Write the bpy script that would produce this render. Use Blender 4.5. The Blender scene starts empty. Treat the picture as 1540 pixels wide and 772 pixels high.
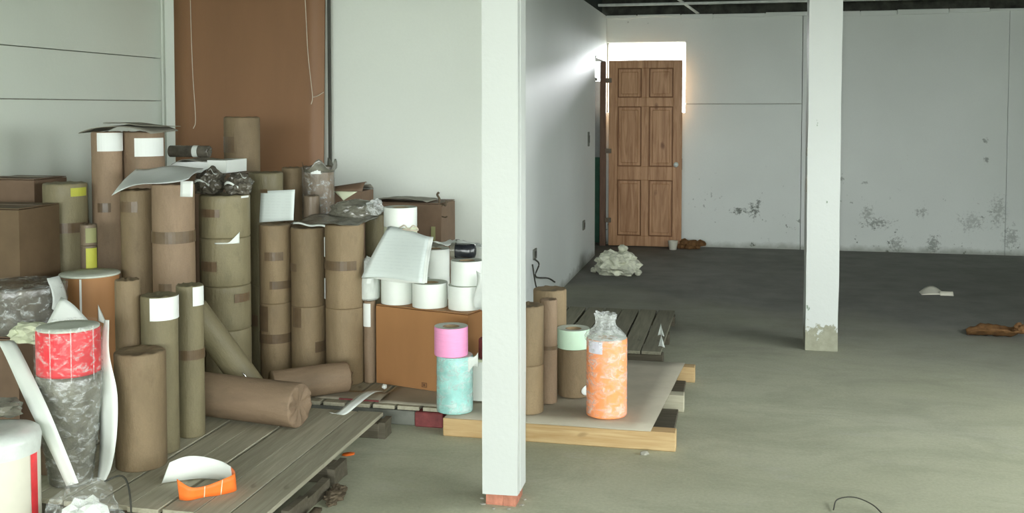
import bpy, bmesh, math, random
from mathutils import Vector, Matrix, noise, Quaternion

random.seed(7)
SC = bpy.context.scene
COL = SC.collection
PI = math.pi

# ------------------------------------------------------------------ camera
cam_data = bpy.data.cameras.new('camera')
cam = bpy.data.objects.new('camera', cam_data)
COL.objects.link(cam)
cam.location = (0.0, 0.0, 1.49)
cam.rotation_euler = (math.radians(90.0 - 2.7), 0.0, math.radians(12.359))
cam_data.sensor_width = 36.0
cam_data.lens = 36.0 * 1550.0 / 1540.0
cam_data.shift_y = -(386.0 - 237.1) / 1540.0
cam_data.clip_start = 0.02
cam_data.clip_end = 400
SC.camera = cam

# ------------------------------------------------------------------ sky (overcast daylight)
world = bpy.data.worlds.new('overcast_sky')
SC.world = world
world.use_nodes = True
bg = world.node_tree.nodes['Background']
bg.inputs[0].default_value = (0.93, 0.985, 0.97, 1)
bg.inputs[1].default_value = 14.6

# ------------------------------------------------------------------ lights
def light(name, kind, loc, rot=(0, 0, 0), **kw):
    d = bpy.data.lights.new(name, kind)
    o = bpy.data.objects.new(name, d)
    COL.objects.link(o)
    o.location = loc
    o.rotation_euler = rot
    for k, v in kw.items():
        setattr(d, k, v)
    return o

# the phone's own flash, just left of its lens
flash = light('phone_flash', 'POINT', (-0.045, 0.0, 1.515), energy=190.0, shadow_soft_size=0.012, color=(0.95, 1.0, 0.93))
# low hazy sun outside the far wall, coming in over the top of the door leaf
sun_dir = Vector((-.125, -1.0, -.165))
sun = light('sun', 'SUN', (-1, 14, 3), sun_dir.to_track_quat('-Z', 'Y').to_euler(), energy=6.0, angle=math.radians(8.0), color=(.95, .97, 1.0))
# light portals: open end and side windows added for brightness, window behind the door
for nm, loc, rot, sx, sy in (
        ('portal_open_end', (-0.15, -7.98, 1.6), (PI / 2, 0, 0), 7.2, 3.2),
        ('portal_side_window', (3.62, -.2, 1.6), (PI / 2, 0, PI / 2), 2.0, 1.4),
        ('portal_side_window', (3.62, 2.3, 1.6), (PI / 2, 0, PI / 2), 2.0, 1.4),
        ('portal_side_window', (3.62, 4.8, 1.6), (PI / 2, 0, PI / 2), 2.0, 1.4),
        ('portal_window', (-0.98, 11.6, 1.83), (-PI / 2, 0, 0), 0.8, 0.95)):
    p = light(nm, 'AREA', loc, rot, shape='RECTANGLE', size=sx, size_y=sy)
    p.data.cycles.is_portal = True

SC.view_settings.view_transform = 'Standard'
SC.view_settings.look = 'None'
SC.view_settings.gamma = 1.0
SC.view_settings.use_curve_mapping = False
SC.view_settings.exposure = 0.0
SC.cycles.use_denoising = True
SC.cycles.max_bounces = 10
SC.cycles.diffuse_bounces = 6
SC.cycles.transparent_max_bounces = 12
SC.cycles.sample_clamp_indirect = 6.0
SC.cycles.caustics_reflective = False
SC.cycles.caustics_refractive = False

# ------------------------------------------------------------------ materials
MAT = {}

class NT:
    """tiny helper around a material's node tree"""
    def __init__(self, name):
        self.m = bpy.data.materials.new(name)
        self.m.use_nodes = True
        self.t = self.m.node_tree
        self.b = self.t.nodes['Principled BSDF']
        self.out = self.t.nodes['Material Output']
        tc = self.n('ShaderNodeTexCoord')
        self.co = tc.outputs['Object']
        MAT[name] = self.m
    def n(self, kind, **kw):
        x = self.t.nodes.new(kind)
        for k, v in kw.items():
            setattr(x, k, v)
        return x
    def l(self, a, b):
        self.t.links.new(a, b)
    def put(self, sock, v):
        if hasattr(v, 'is_linked') or isinstance(v, bpy.types.NodeSocket):
            self.l(v, sock)
        else:
            sock.default_value = v
    def mapping(self, scale=(1, 1, 1), loc=(0, 0, 0)):
        m = self.n('ShaderNodeMapping')
        self.l(self.co, m.inputs['Vector'])
        m.inputs['Scale'].default_value = scale
        m.inputs['Location'].default_value = loc
        return m.outputs[0]
    def noise(self, scale, detail=4, rough=.55, co=None, dist=0):
        x = self.n('ShaderNodeTexNoise')
        self.l(co or self.co, x.inputs['Vector'])
        x.inputs['Scale'].default_value = scale
        x.inputs['Detail'].default_value = detail
        x.inputs['Roughness'].default_value = rough
        x.inputs['Distortion'].default_value = dist
        return x.outputs['Fac']
    def ramp(self, v, a, b, c0=0.0, c1=1.0):
        x = self.n('ShaderNodeMapRange', clamp=True)
        self.put(x.inputs['Value'], v)
        x.inputs['From Min'].default_value = a
        x.inputs['From Max'].default_value = b
        x.inputs['To Min'].default_value = c0
        x.inputs['To Max'].default_value = c1
        return x.outputs['Result']
    def math(self, op, a, b=0.0):
        x = self.n('ShaderNodeMath', operation=op)
        self.put(x.inputs[0], a)
        self.put(x.inputs[1], b)
        return x.outputs[0]
    def mix(self, f, a, b):
        x = self.n('ShaderNodeMix', data_type='RGBA')
        self.put(x.inputs['Factor'], f)
        for s, v in ((x.inputs[6], a), (x.inputs[7], b)):
            if isinstance(v, (tuple, list)):
                s.default_value = (v[0], v[1], v[2], 1)
            else:
                self.l(v, s)
        return x.outputs[2]
    def sep(self, co=None):
        x = self.n('ShaderNodeSeparateXYZ')
        self.l(co or self.co, x.inputs[0])
        return x.outputs
    def bump(self, h, strength=.3, dist=.01):
        x = self.n('ShaderNodeBump')
        self.l(h, x.inputs['Height'])
        x.inputs['Strength'].default_value = strength
        x.inputs['Distance'].default_value = dist
        self.l(x.outputs[0], self.b.inputs['Normal'])
    def color(self, c):
        if isinstance(c, (tuple, list)):
            self.b.inputs['Base Color'].default_value = (c[0], c[1], c[2], 1)
        else:
            self.l(c, self.b.inputs['Base Color'])
    def surf(self, rough=.6, spec=.3, metal=0.0, coat=0.0, coat_rough=.1):
        b = self.b
        b.inputs['Roughness'].default_value = rough
        b.inputs['Specular IOR Level'].default_value = spec
        b.inputs['Metallic'].default_value = metal
        b.inputs['Coat Weight'].default_value = coat
        b.inputs['Coat Roughness'].default_value = coat_rough

def mul(c, k):
    return tuple(min(1.0, v * k) for v in c)

def simple(name, c, rough=.6, var=.12, scale=8.0, stretch=(1, 1, 1), bump=.15, bscale=60.0, spec=.3, rand=0.0, coat=0.0, metal=0.0):
    t = NT(name)
    co = t.mapping(stretch)
    f = t.ramp(t.noise(scale, 5, .6, co), .3, .7)
    col = t.mix(f, mul(c, 1 - var), mul(c, 1 + var))
    if rand:
        oi = t.n('ShaderNodeObjectInfo')
        h = t.n('ShaderNodeHueSaturation')
        t.l(t.ramp(oi.outputs['Random'], 0, 1, 1 - rand, 1 + rand), h.inputs['Value'])
        t.l(col, h.inputs['Color'])
        col = h.outputs[0]
    t.color(col)
    t.surf(rough, spec, metal, coat)
    if bump:
        t.bump(t.noise(bscale, 4, .6, co), bump, .004)
    return t

def kraft(name, c, gloss=0.0):
    t = NT(name)
    big = t.ramp(t.noise(7, 4, .6, t.mapping((1, 1, .35))), .35, .68)
    fib = t.noise(160, 3, .7)
    col = t.mix(big, mul(c, .80), mul(c, 1.14))
    blot = t.ramp(t.noise(22, 5, .7, t.mapping((1, 1, .6), (4, 2, 1))), .56, .72, 0, .45)
    col = t.mix(blot, col, mul(c, .62))
    col = t.mix(t.ramp(fib, .35, .7, 0, .35), col, mul(c, .72))
    oi = t.n('ShaderNodeObjectInfo')
    h = t.n('ShaderNodeHueSaturation')
    t.l(t.ramp(oi.outputs['Random'], 0, 1, .86, 1.12), h.inputs['Value'])
    t.l(col, h.inputs['Color'])
    t.color(h.outputs[0])
    t.surf(.62, .3, 0, gloss, .25)
    wr = t.noise(16, 6, .65, t.mapping((1, 1, .4)))
    t.bump(wr, .6, .014)

kraft('kraft_tan', (.262, .192, .112))
kraft('kraft_olive', (.23, .198, .115), .12)
kraft('kraft_warm', (.305, .215, .14))
kraft('kraft_grey', (.185, .14, .095), .25)
simple('tape', (.14, .095, .055), .28, .15, 20, bump=.2, bscale=50, spec=.5)
simple('white_label', (.80, .83, .80), .5, .02, 5, bump=0)
simple('yellow_label', (.50, .50, .07), .5, .06, 10, bump=0)
simple('pale_yellow_label', (.30, .30, .14), .5, .06, 10, bump=0)
simple('film_label', (.72, .70, .80), .4, .05, 30, bump=0)
simple('white_paper', (.80, .84, .79), .55, .03, 6, bump=.1, bscale=30)
simple('cream_paper', (.68, .72, .52), .55, .03, 6, bump=.1, bscale=30)
simple('pink_paper', (.90, .36, .62), .5, .05, 20, stretch=(1, 1, 8), bump=.05)
simple('mint_paper', (.62, .84, .66), .5, .04, 10, bump=.05)
simple('teal_paper', (.30, .60, .56), .5, .22, 14, bump=.1)
simple('orange_paper', (1.0, .33, .10), .5, .05, 12, bump=.05)
simple('red_paper', (.72, .045, .055), .45, .25, 9, bump=.05)
simple('core_board', (.36, .26, .15), .7, .1, 30, bump=.1)
simple('round_label', (.80, .83, .80), .5, .02, 5, bump=0)
simple('roll_end', (.60, .64, .55), .6, .06, 60, bump=.2, bscale=150)
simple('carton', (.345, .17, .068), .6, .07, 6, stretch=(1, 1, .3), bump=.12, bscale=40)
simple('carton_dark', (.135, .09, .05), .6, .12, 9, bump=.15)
simple('carton_shade', (.17, .112, .072), .6, .15, 7, bump=.15)  # duller brown than the main carton
simple('print_dark', (.14, .07, .035), .6, .1, 40, bump=0)
simple('orange_print', (.42, .11, .035), .5, .1, 30, bump=0)
simple('cardboard_sheet', (.28, .27, .22), .65, .1, 5, bump=.12)
simple('floor_sheet', (.40, .365, .285), .6, .14, 4, bump=.15, bscale=25)
simple('board_brown', (.235, .122, .06), .5, .06, 3, stretch=(1, 1, .2), bump=.1, bscale=60, spec=.35)
simple('string', (.55, .48, .38), .7, .1, 30, bump=0)
simple('black_wrap', (.02, .022, .026), .22, .3, 20, bump=.5, bscale=35, spec=.6)
simple('dark_film', (.10, .09, .07), .22, .45, 12, bump=.7, bscale=22, spec=.6)
simple('grey_film', (.155, .15, .118), .2, .35, 18, bump=.9, bscale=34, spec=.8)
simple('white_film', (.62, .66, .62), .3, .12, 14, bump=.6, bscale=18, spec=.5)
simple('foam', (.66, .67, .54), .9, .25, 22, bump=.9, bscale=30, spec=.1)
simple('brick', (.40, .17, .115), .85, .3, 25, bump=.7, bscale=45, spec=.15, rand=.15)
simple('mortar', (.33, .32, .27), .9, .2, 20, bump=.7, bscale=40, spec=.1)
simple('leaf_litter', (.15, .075, .028), .8, .4, 30, bump=.8, bscale=50)
simple('rag', (.11, .085, .055), .85, .35, 25, bump=.8, bscale=50)
simple('steel_pale', (.62, .66, .62), .5, .2, 8, bump=.1)
simple('roof_dark', (.022, .03, .026), .75, .35, 6, bump=.2)
simple('eaves_board', (.05, .052, .042), .8, .6, 9, bump=.3)
simple('gate_green', (.02, .10, .06), .5, .2, 9)
simple('gate_grey', (.30, .31, .31), .5, .1, 9)
simple('chrome', (.75, .75, .72), .2, .05, 9, metal=.9, bump=0)
simple('door_bead', (.20, .09, .04), .5, .15, 12, bump=0)  # dark tone painting shade around the door panels
simple('hinge_steel', (.13, .10, .07), .5, .2, 30, metal=.3, bump=0)
simple('frame_wood', (.15, .085, .055), .6, .25, 10, stretch=(4, 4, .5), bump=.2)
simple('wire_dark', (.05, .05, .04), .5, .1, 30, bump=0)
simple('ground_grey', (.22, .22, .20), .9, .2, 2)
simple('red_paint', (.19, .045, .045), .6, .35, 22, bump=.4)
simple('grey_paint', (.17, .175, .15), .6, .2, 14, bump=.3)
simple('label_orange', (.95, .20, .035), .45, .06, 20, bump=0)

def timber(name, c, dark, rand=.12):
    t = NT(name)
    co = t.mapping((1.5, 22, 22))
    w = t.noise(2.2, 6, .6, co, .6)
    col = t.mix(t.ramp(w, .32, .7), dark, c)
    k = t.ramp(t.noise(5, 2, .5, t.mapping((1, 2.2, 2.2))), .70, .78)
    col = t.mix(k, col, mul(dark, .6))
    oi = t.n('ShaderNodeObjectInfo')
    h = t.n('ShaderNodeHueSaturation')
    t.l(t.ramp(oi.outputs['Random'], 0, 1, 1 - rand, 1 + rand), h.inputs['Value'])
    t.l(col, h.inputs['Color'])
    t.color(h.outputs[0])
    t.surf(.7, .2)
    t.bump(w, .3, .006)

timber('pine_new', (.56, .41, .22), (.42, .27, .12))
timber('wood_weathered', (.46, .435, .33), (.33, .31, .23))
timber('wood_mid', (.25, .24, .175), (.16, .15, .11))
timber('wood_dark', (.13, .115, .085), (.075, .065, .045))

def door_wood(name):
    t = NT(name)
    co = t.mapping((16, 16, 1.3))
    w = t.noise(1.6, 6, .6, co, .8)
    col = t.mix(t.ramp(w, .3, .72), (.29, .135, .055), (.56, .325, .175))
    v = t.n('ShaderNodeTexVoronoi')
    t.l(t.mapping((4.2, 4.2, 2.6)), v.inputs['Vector'])
    v.inputs['Scale'].default_value = 1.0
    k = t.ramp(t.math('ADD', v.outputs['Distance'], t.math('MULTIPLY', t.noise(18, 3), .10)), .10, .17, 1, 0)
    col = t.mix(t.math('MULTIPLY', k, .75), col, (.15, .06, .025))
    t.color(col)
    t.surf(.5, .35)
    t.bump(w, .15, .004)
door_wood('door_pine')

def paint_wall(name, c, mould=0.0, spots=(), low=1.1):
    """painted plaster; mould specks low on the wall and a few worn patches with their own outline"""
    t = NT(name)
    col = t.mix(t.ramp(t.noise(1.1, 3, .5), .35, .7), mul(c, .955), mul(c, 1.03))
    col = t.mix(t.ramp(t.noise(90, 3, .7), .3, .75, 0, .16), col, mul(c, .82))
    xyz = t.sep()
    fine = t.noise(16, 5, .65)
    if mould:
        reg = t.ramp(t.noise(2.3, 3, .5, t.mapping((1, 1, 1), (3.1, 0, 1.7))), .42, .62)
        hz = t.ramp(xyz[2], .05, low, 1, 0)
        m = t.ramp(t.math('ADD', fine, t.math('MULTIPLY', t.math('MULTIPLY', reg, hz), .13)), .69, .75)
        m = t.math('MULTIPLY', m, hz)
        col = t.mix(t.math('MULTIPLY', m, mould), col, (.075, .095, .07))
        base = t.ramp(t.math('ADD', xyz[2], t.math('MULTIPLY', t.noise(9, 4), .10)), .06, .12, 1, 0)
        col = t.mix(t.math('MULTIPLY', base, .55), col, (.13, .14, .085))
    tot = None
    for (px, pz, rx, rz, amt) in spots:
        sub = t.n('ShaderNodeVectorMath', operation='SUBTRACT')
        t.l(t.co, sub.inputs[0]); sub.inputs[1].default_value = (px, 0, pz)
        ml = t.n('ShaderNodeVectorMath', operation='MULTIPLY')
        t.l(sub.outputs[0], ml.inputs[0]); ml.inputs[1].default_value = (1 / rx, 0, 1 / rz)
        ln = t.n('ShaderNodeVectorMath', operation='LENGTH')
        t.l(ml.outputs[0], ln.inputs[0])
        d = t.math('ADD', ln.outputs['Value'], t.math('MULTIPLY', t.math('SUBTRACT', t.noise(30, 6, .75), .5), 4.6))
        f = t.ramp(d, .2, .75, amt * .75, 0)
        tot = f if tot is None else t.math('MAXIMUM', tot, f)
    if tot is not None:
        col = t.mix(tot, col, (.085, .10, .075))
    t.color(col)
    t.surf(.55, .3)
    t.bump(t.noise(28, 4, .6), .12, .006)
    return t

WALLC = (.76, .80, .735)
paint_wall('wall_paint', WALLC)
paint_wall('wall_paint_left', (.70, .75, .67))
paint_wall('wall_paint_passage', (.76, .79, .775), .35, low=.5)
paint_wall('wall_paint_back', (.74, .775, .74), .9, spots=(
    (.03, .40, .11, .05, 1.1), (.18, .41, .075, .10, 1.1), (.23, .49, .04, .05, 1.0),
    (1.42, .30, .17, .08, .8), (1.33, .40, .08, .10, .6), (1.62, .08, .10, .11, .7), (1.98, .09, .09, .12, .8),
    (2.46, 1.17, .035, .035, .8), (2.47, .97, .03, .045, .8), (1.86, .42, .08, .06, .6), (2.34, .33, .16, .12, .45),
    (2.6, .45, .10, .20, .5), (1.30, .72, .04, .02, .6), (1.05, .76, .05, .05, .7), (2.72, .18, .10, .14, .6),
    (-1.18, 2.43, .012, .016, .8), (-.96, 2.42, .010, .014, .7)))

def pillar_paint(name, spall_top, seed):
    t = NT(name)
    c = (.555, .58, .56)
    xyz = t.sep()
    col = t.mix(t.ramp(t.noise(3, 3), .3, .7), mul(c, .97), c)
    d = t.math('ADD', xyz[2], t.math('MULTIPLY', t.math('SUBTRACT', t.noise(11, 5, .7, t.mapping((1, 1, 1), (seed, 0, 0))), .5), .5))
    f = t.ramp(d, spall_top - .012, spall_top + .012, 1, 0)
    col = t.mix(f, col, t.mix(t.noise(30, 4), (.20, .20, .14), (.36, .36, .27)))
    sp = t.math('MULTIPLY', t.ramp(t.noise(13, 3, .5, t.mapping((1, 1, .7), (0, seed, 0))), .715, .74), .85)
    col = t.mix(sp, col, (.10, .16, .09))
    t.color(col)
    t.surf(.45, .35)
    t.bump(t.math('ADD', t.noise(40, 4), t.math('MULTIPLY', f, -2.0)), .2, .006)
pillar_paint('pillar_paint_near', -.3, 1.3)
pillar_paint('pillar_paint_far', .14, 4.1)

def concrete(name):
    t = NT(name)
    xyz = t.sep()
    big = t.noise(.55, 4, .55, None, .4)
    col = t.mix(t.ramp(big, .35, .65), (.43, .435, .31), (.54, .545, .41))
    col = t.mix(t.ramp(t.noise(5, 6, .7), .5, .75, 0, .35), col, (.32, .32, .24))
    col = t.mix(t.ramp(t.noise(1.7, 6, .7, t.mapping((.8, 1.5, 1), (2, 5, 0)), .5), .45, .68, 0, .5), col, (.265, .275, .19))
    col = t.mix(t.ramp(t.noise(2.6, 5, .7, t.mapping((1, 1.7, 1), (7, 1, 0))), .58, .74, 0, .5), col, (.50, .50, .42))
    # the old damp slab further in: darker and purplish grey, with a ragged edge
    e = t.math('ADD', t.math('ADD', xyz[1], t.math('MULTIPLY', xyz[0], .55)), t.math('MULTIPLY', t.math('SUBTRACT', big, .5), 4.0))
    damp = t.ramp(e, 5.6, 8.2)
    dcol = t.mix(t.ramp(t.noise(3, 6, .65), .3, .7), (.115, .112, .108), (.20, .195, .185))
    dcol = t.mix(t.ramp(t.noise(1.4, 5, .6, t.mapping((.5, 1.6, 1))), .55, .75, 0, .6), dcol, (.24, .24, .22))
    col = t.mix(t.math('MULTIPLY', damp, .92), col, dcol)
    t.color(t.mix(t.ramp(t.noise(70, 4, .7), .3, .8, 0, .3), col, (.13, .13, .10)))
    t.surf(.7, .25)
    t.bump(t.noise(18, 6, .7), .25, .01)
concrete('concrete')

def film(name, lo, hi, scale=22.0, e0=.42, e1=.70, soft=.12, tint=(.86, .90, .88), stretch=(1, 1, 1.6)):
    """clear stretch film: mostly see-through, creased, with glossy folds"""
    t = NT(name)
    co = t.mapping(stretch)
    n1 = t.noise(scale, 6, .65, co, .8)
    n2 = t.noise(scale * .35, 3, .5, co)
    t.color(tint)
    t.surf(.16, .6)
    t.bump(n1, .8, .01)
    tr = t.n('ShaderNodeBsdfTransparent')
    mx = t.n('ShaderNodeMixShader')
    f = t.math('ADD', t.ramp(n1, e0, e1, lo, hi), t.ramp(n2, .45, .75, 0, soft))
    t.l(f, mx.inputs[0])
    t.l(tr.outputs[0], mx.inputs[1])
    t.l(t.b.outputs[0], mx.inputs[2])
    t.l(mx.outputs[0], t.out.inputs['Surface'])
film('stretch_film', .05, .52)
film('bag_film', .18, .55, 30)
film('thin_film', .03, .42, 26, .50, .66, .05)

def printed(name):
    """paper with faint printed lines"""
    t = NT(name)
    xyz = t.sep()
    ln = t.math('SINE', t.math('MULTIPLY', xyz[2], 420.0))
    f = t.math('MULTIPLY', t.ramp(ln, .35, .6), t.ramp(t.noise(45, 2, .5, t.mapping((1, 1, .25))), .42, .55, 0, .09))
    t.color(t.mix(f, (.72, .79, .76), (.36, .42, .42)))
    t.surf(.5, .3)
printed('printed_paper')

# ------------------------------------------------------------------ mesh helpers
def link(o):
    COL.objects.link(o)
    return o

def mesh_obj(name, verts, faces, mat, parent=None, smooth=False):
    me = bpy.data.meshes.new(name)
    me.from_pydata([tuple(v) for v in verts], [], faces)
    me.update()
    if smooth:
        for p in me.polygons:
            p.use_smooth = True
    me.materials.append(MAT[mat])
    o = link(bpy.data.objects.new(name, me))
    if parent:
        o.parent = parent
    return o

def bm_obj(name, bm, mat, parent=None, smooth=False):
    bmesh.ops.recalc_face_normals(bm, faces=bm.faces)
    me = bpy.data.meshes.new(name)
    bm.to_mesh(me)
    bm.free()
    if smooth:
        for p in me.polygons:
            p.use_smooth = True
    me.materials.append(MAT[mat])
    o = link(bpy.data.objects.new(name, me))
    if parent:
        o.parent = parent
    return o

def tag(o, label, cat, group='', kind=''):
    o['label'] = label
    o['category'] = cat
    if group:
        o['group'] = group
    if kind:
        o['kind'] = kind
    return o

def thing(name, label, cat, loc=(0, 0, 0), rz=0.0, group='', kind=''):
    o = link(bpy.data.objects.new(name, None))
    o.empty_display_size = .05
    o.location = loc
    o.rotation_euler = (0, 0, rz)
    return tag(o, label, cat, group, kind)

def box_bm(x0, x1, y0, y1, z0, z1, bevel=0.0, segs=1):
    bm = bmesh.new()
    bmesh.ops.create_cube(bm, size=1.0)
    for v in bm.verts:
        v.co = Vector((x0 + (v.co.x + .5) * (x1 - x0), y0 + (v.co.y + .5) * (y1 - y0), z0 + (v.co.z + .5) * (z1 - z0)))
    if bevel:
        bmesh.ops.bevel(bm, geom=list(bm.edges), offset=bevel, segments=segs, affect='EDGES')
    return bm

def box(name, x0, x1, y0, y1, z0, z1, mat, parent=None, bevel=0.0):
    return bm_obj(name, box_bm(x0, x1, y0, y1, z0, z1, bevel), mat, parent)

def worn_box(name, sx, sy, sz, mat, parent, seed, amp=.003, bevel=.004):
    """box sitting on z=0, centred in x/y, cut into a few rings and knocked slightly out of true"""
    bm = box_bm(-sx / 2, sx / 2, -sy / 2, sy / 2, 0, sz)
    bmesh.ops.subdivide_edges(bm, edges=list(bm.edges), cuts=3, use_grid_fill=True)
    for v in bm.verts:
        n = noise.noise_vector(v.co * 6 + Vector((seed, seed * 1.7, 0)))
        v.co += Vector((n.x, n.y, n.z if v.co.z > .01 else 0)) * amp
    return bm_obj(name, bm, mat, parent)

def prism(name, pts, axis, a0, a1, mat, parent=None):
    """polygon extruded along an axis; pts are the other two coordinates in order"""
    vs = []
    for a in (a0, a1):
        for (u, v) in pts:
            vs.append({'x': (a, u, v), 'y': (u, a, v), 'z': (u, v, a)}[axis])
    n = len(pts)
    bm = bmesh.new()
    bv = [bm.verts.new(v) for v in vs]
    bm.faces.new(bv[:n]); bm.faces.new(bv[n:])
    for i in range(n):
        j = (i + 1) % n
        bm.faces.new((bv[i], bv[j], bv[n + j], bv[n + i]))
    return bm_obj(name, bm, mat, parent)

def lathe(name, prof, mat, parent=None, n=40, fn=None, smooth=True, cap0=True, cap1=True):
    """profile of (r, z); fn(angle, r, z) may move each point"""
    vs, fs = [], []
    for (r, z) in prof:
        for i in range(n):
            a = 2 * PI * i / n
            rr, zz = fn(a, r, z) if fn else (r, z)
            vs.append((rr * math.cos(a), rr * math.sin(a), zz))
    for k in range(len(prof) - 1):
        for i in range(n):
            j = (i + 1) % n
            fs.append((k * n + i, k * n + j, (k + 1) * n + j, (k + 1) * n + i))
    if cap0:
        fs.append(tuple(reversed(range(n))))
    if cap1:
        fs.append(tuple(range((len(prof) - 1) * n, len(prof) * n)))
    o = mesh_obj(name, vs, fs, mat, parent, smooth)
    return o

def patch(name, r, z0, z1, a0, a1, mat, parent, lift=.0012, th=.0008):
    """a strip stuck on a cylinder: curved, with its own thickness"""
    full = abs(a1 - a0) > 6.2
    n = max(3, int(abs(a1 - a0) / .16))
    vs, fs = [], []
    for i in range(n + 1):
        a = a0 + (a1 - a0) * i / n
        c, s = math.cos(a), math.sin(a)
        for (q, z) in ((r + lift, z0), (r + lift, z1), (r + lift + th, z1), (r + lift + th, z0)):
            vs.append((q * c, q * s, z))
    for i in range(n):
        for k in range(4):
            a, b = i * 4 + k, i * 4 + (k + 1) % 4
            fs.append((a, b, b + 4, a + 4))
    if not full:
        fs.append((0, 3, 2, 1))
        e = n * 4
        fs.append((e, e + 1, e + 2, e + 3))
    o = mesh_obj(name, vs, fs, mat, parent)
    return o

def sheet(name, fn, nu, nv, mat, parent=None, th=.0015, smooth=True):
    """thin sheet over (u, v) in 0..1 with real thickness"""
    vs, fs = [], []
    top = [[Vector(fn(i / nu, j / nv)) for j in range(nv + 1)] for i in range(nu + 1)]
    nrm = []
    for i in range(nu + 1):
        for j in range(nv + 1):
            du = top[min(i + 1, nu)][j] - top[max(i - 1, 0)][j]
            dv = top[i][min(j + 1, nv)] - top[i][max(j - 1, 0)]
            nn = du.cross(dv)
            nrm.append(nn.normalized() if nn.length > 0 else Vector((0, 0, 1)))
    for i in range(nu + 1):
        for j in range(nv + 1):
            vs.append(top[i][j])
    m = len(vs)
    for k in range(m):
        vs.append(vs[k] - nrm[k] * th)
    w = nv + 1
    for i in range(nu):
        for j in range(nv):
            a, b, c, d = i * w + j, (i + 1) * w + j, (i + 1) * w + j + 1, i * w + j + 1
            fs.append((a, b, c, d)); fs.append((m + d, m + c, m + b, m + a))
    for i in range(nu):
        for (j, flip) in ((0, 1), (nv, 0)):
            a, b = i * w + j, (i + 1) * w + j
            fs.append((a, m + a, m + b, b) if flip else (a, b, m + b, m + a))
    for j in range(nv):
        for (i, flip) in ((0, 0), (nu, 1)):
            a, b = i * w + j, i * w + j + 1
            fs.append((a, m + a, m + b, b) if flip else (a, b, m + b, m + a))
    return mesh_obj(name, vs, fs, mat, parent, smooth)

def blob(name, sx, sy, sz, mat, parent, seed, amp=.25, freq=2.2, sub=3, flat=None, fine=.08, smooth=False):
    """crumpled lump resting on z=0"""
    bm = bmesh.new()
    bmesh.ops.create_icosphere(bm, subdivisions=sub, radius=1.0)
    lo = 0
    for v in bm.verts:
        d = v.co.normalized()
        k = 1 + amp * noise.noise(d * freq + Vector((seed, 0, 0))) + fine * noise.noise(d * freq * 4 + Vector((0, seed, 0)))
        v.co = Vector((d.x * k * sx, d.y * k * sy, d.z * k * sz))
    if flat is not None:
        for v in bm.verts:
            v.co.z = max(v.co.z, -sz * flat)
    lo = min(v.co.z for v in bm.verts)
    for v in bm.verts:
        v.co.z -= lo
    return bm_obj(name, bm, mat, parent, smooth)

def tube(name, pts, r, mat, parent=None, n=6):
    vs, fs = [], []
    pts = [Vector(p) for p in pts]
    for i, p in enumerate(pts):
        t = (pts[min(i + 1, len(pts) - 1)] - pts[max(i - 1, 0)]).normalized()
        u = t.cross(Vector((0.13, .31, .94)))
        if u.length < .05:
            u = t.cross(Vector((1, 0, 0)))
        u.normalize()
        w = t.cross(u)
        for k in range(n):
            a = 2 * PI * k / n
            vs.append(p + (u * math.cos(a) + w * math.sin(a)) * r)
    for i in range(len(pts) - 1):
        for k in range(n):
            j = (k + 1) % n
            fs.append((i * n + k, i * n + j, (i + 1) * n + j, (i + 1) * n + k))
    fs.append(tuple(reversed(range(n))))
    fs.append(tuple(range((len(pts) - 1) * n, len(pts) * n)))
    return mesh_obj(name, vs, fs, mat, parent, True)

def bez(pts, n=8):
    """smooth polyline through points (Catmull-Rom)"""
    P = [Vector(p) for p in pts]
    P = [P[0] * 2 - P[1]] + P + [P[-1] * 2 - P[-2]]
    out = []
    for i in range(1, len(P) - 2):
        for k in range(n):
            t = k / n
            out.append(.5 * ((2 * P[i]) + (P[i + 1] - P[i - 1]) * t + (2 * P[i - 1] - 5 * P[i] + 4 * P[i + 1] - P[i + 2]) * t * t
                             + (3 * P[i] - P[i - 1] - 3 * P[i + 1] + P[i + 2]) * t ** 3))
    out.append(P[-2])
    return out

def ribbon(name, a_pts, b_pts, mat, parent=None, th=.0008, n=8):
    """paper strip between two edge curves"""
    A, B = bez(a_pts, n), bez(b_pts, n)
    def fn(u, v):
        k = min(int(round(u * (len(A) - 1))), len(A) - 1)
        return A[k].lerp(B[k], v)
    return sheet(name, fn, len(A) - 1, 3, mat, parent, th)
simple('cream_wrap', (.66, .64, .54), .5, .05, 8, bump=.1)
simple('pale_paper', (.78, .82, .80), .5, .05, 6, bump=.1)
simple('pale_green_film', (.42, .50, .44), .3, .2, 12, bump=.4)
simple('red_bright', (.80, .03, .045), .4, .08, 9, bump=0)

# ------------------------------------------------------------------ the setting
YB, XP, XL, YF, XR = 11.27, -1.41, -3.81, 6.35, 3.5     # back wall, passage wall, left wall, facing wall, right wall
HW = 2.5
def roof_z(y):
    return 2.70 + (11.6 - y) * .03

tag(box('ground', -60, 60, -60, 90, -.25, -.12, 'ground_grey'), 'grey yard ground outside the shed', 'ground', kind='structure')
tag(box('floor', XL - .14, XR + .14, -8, YB + .25, -.12, 0, 'concrete'), 'stained grey green concrete floor, darker towards the far wall', 'floor', kind='structure')

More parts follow.
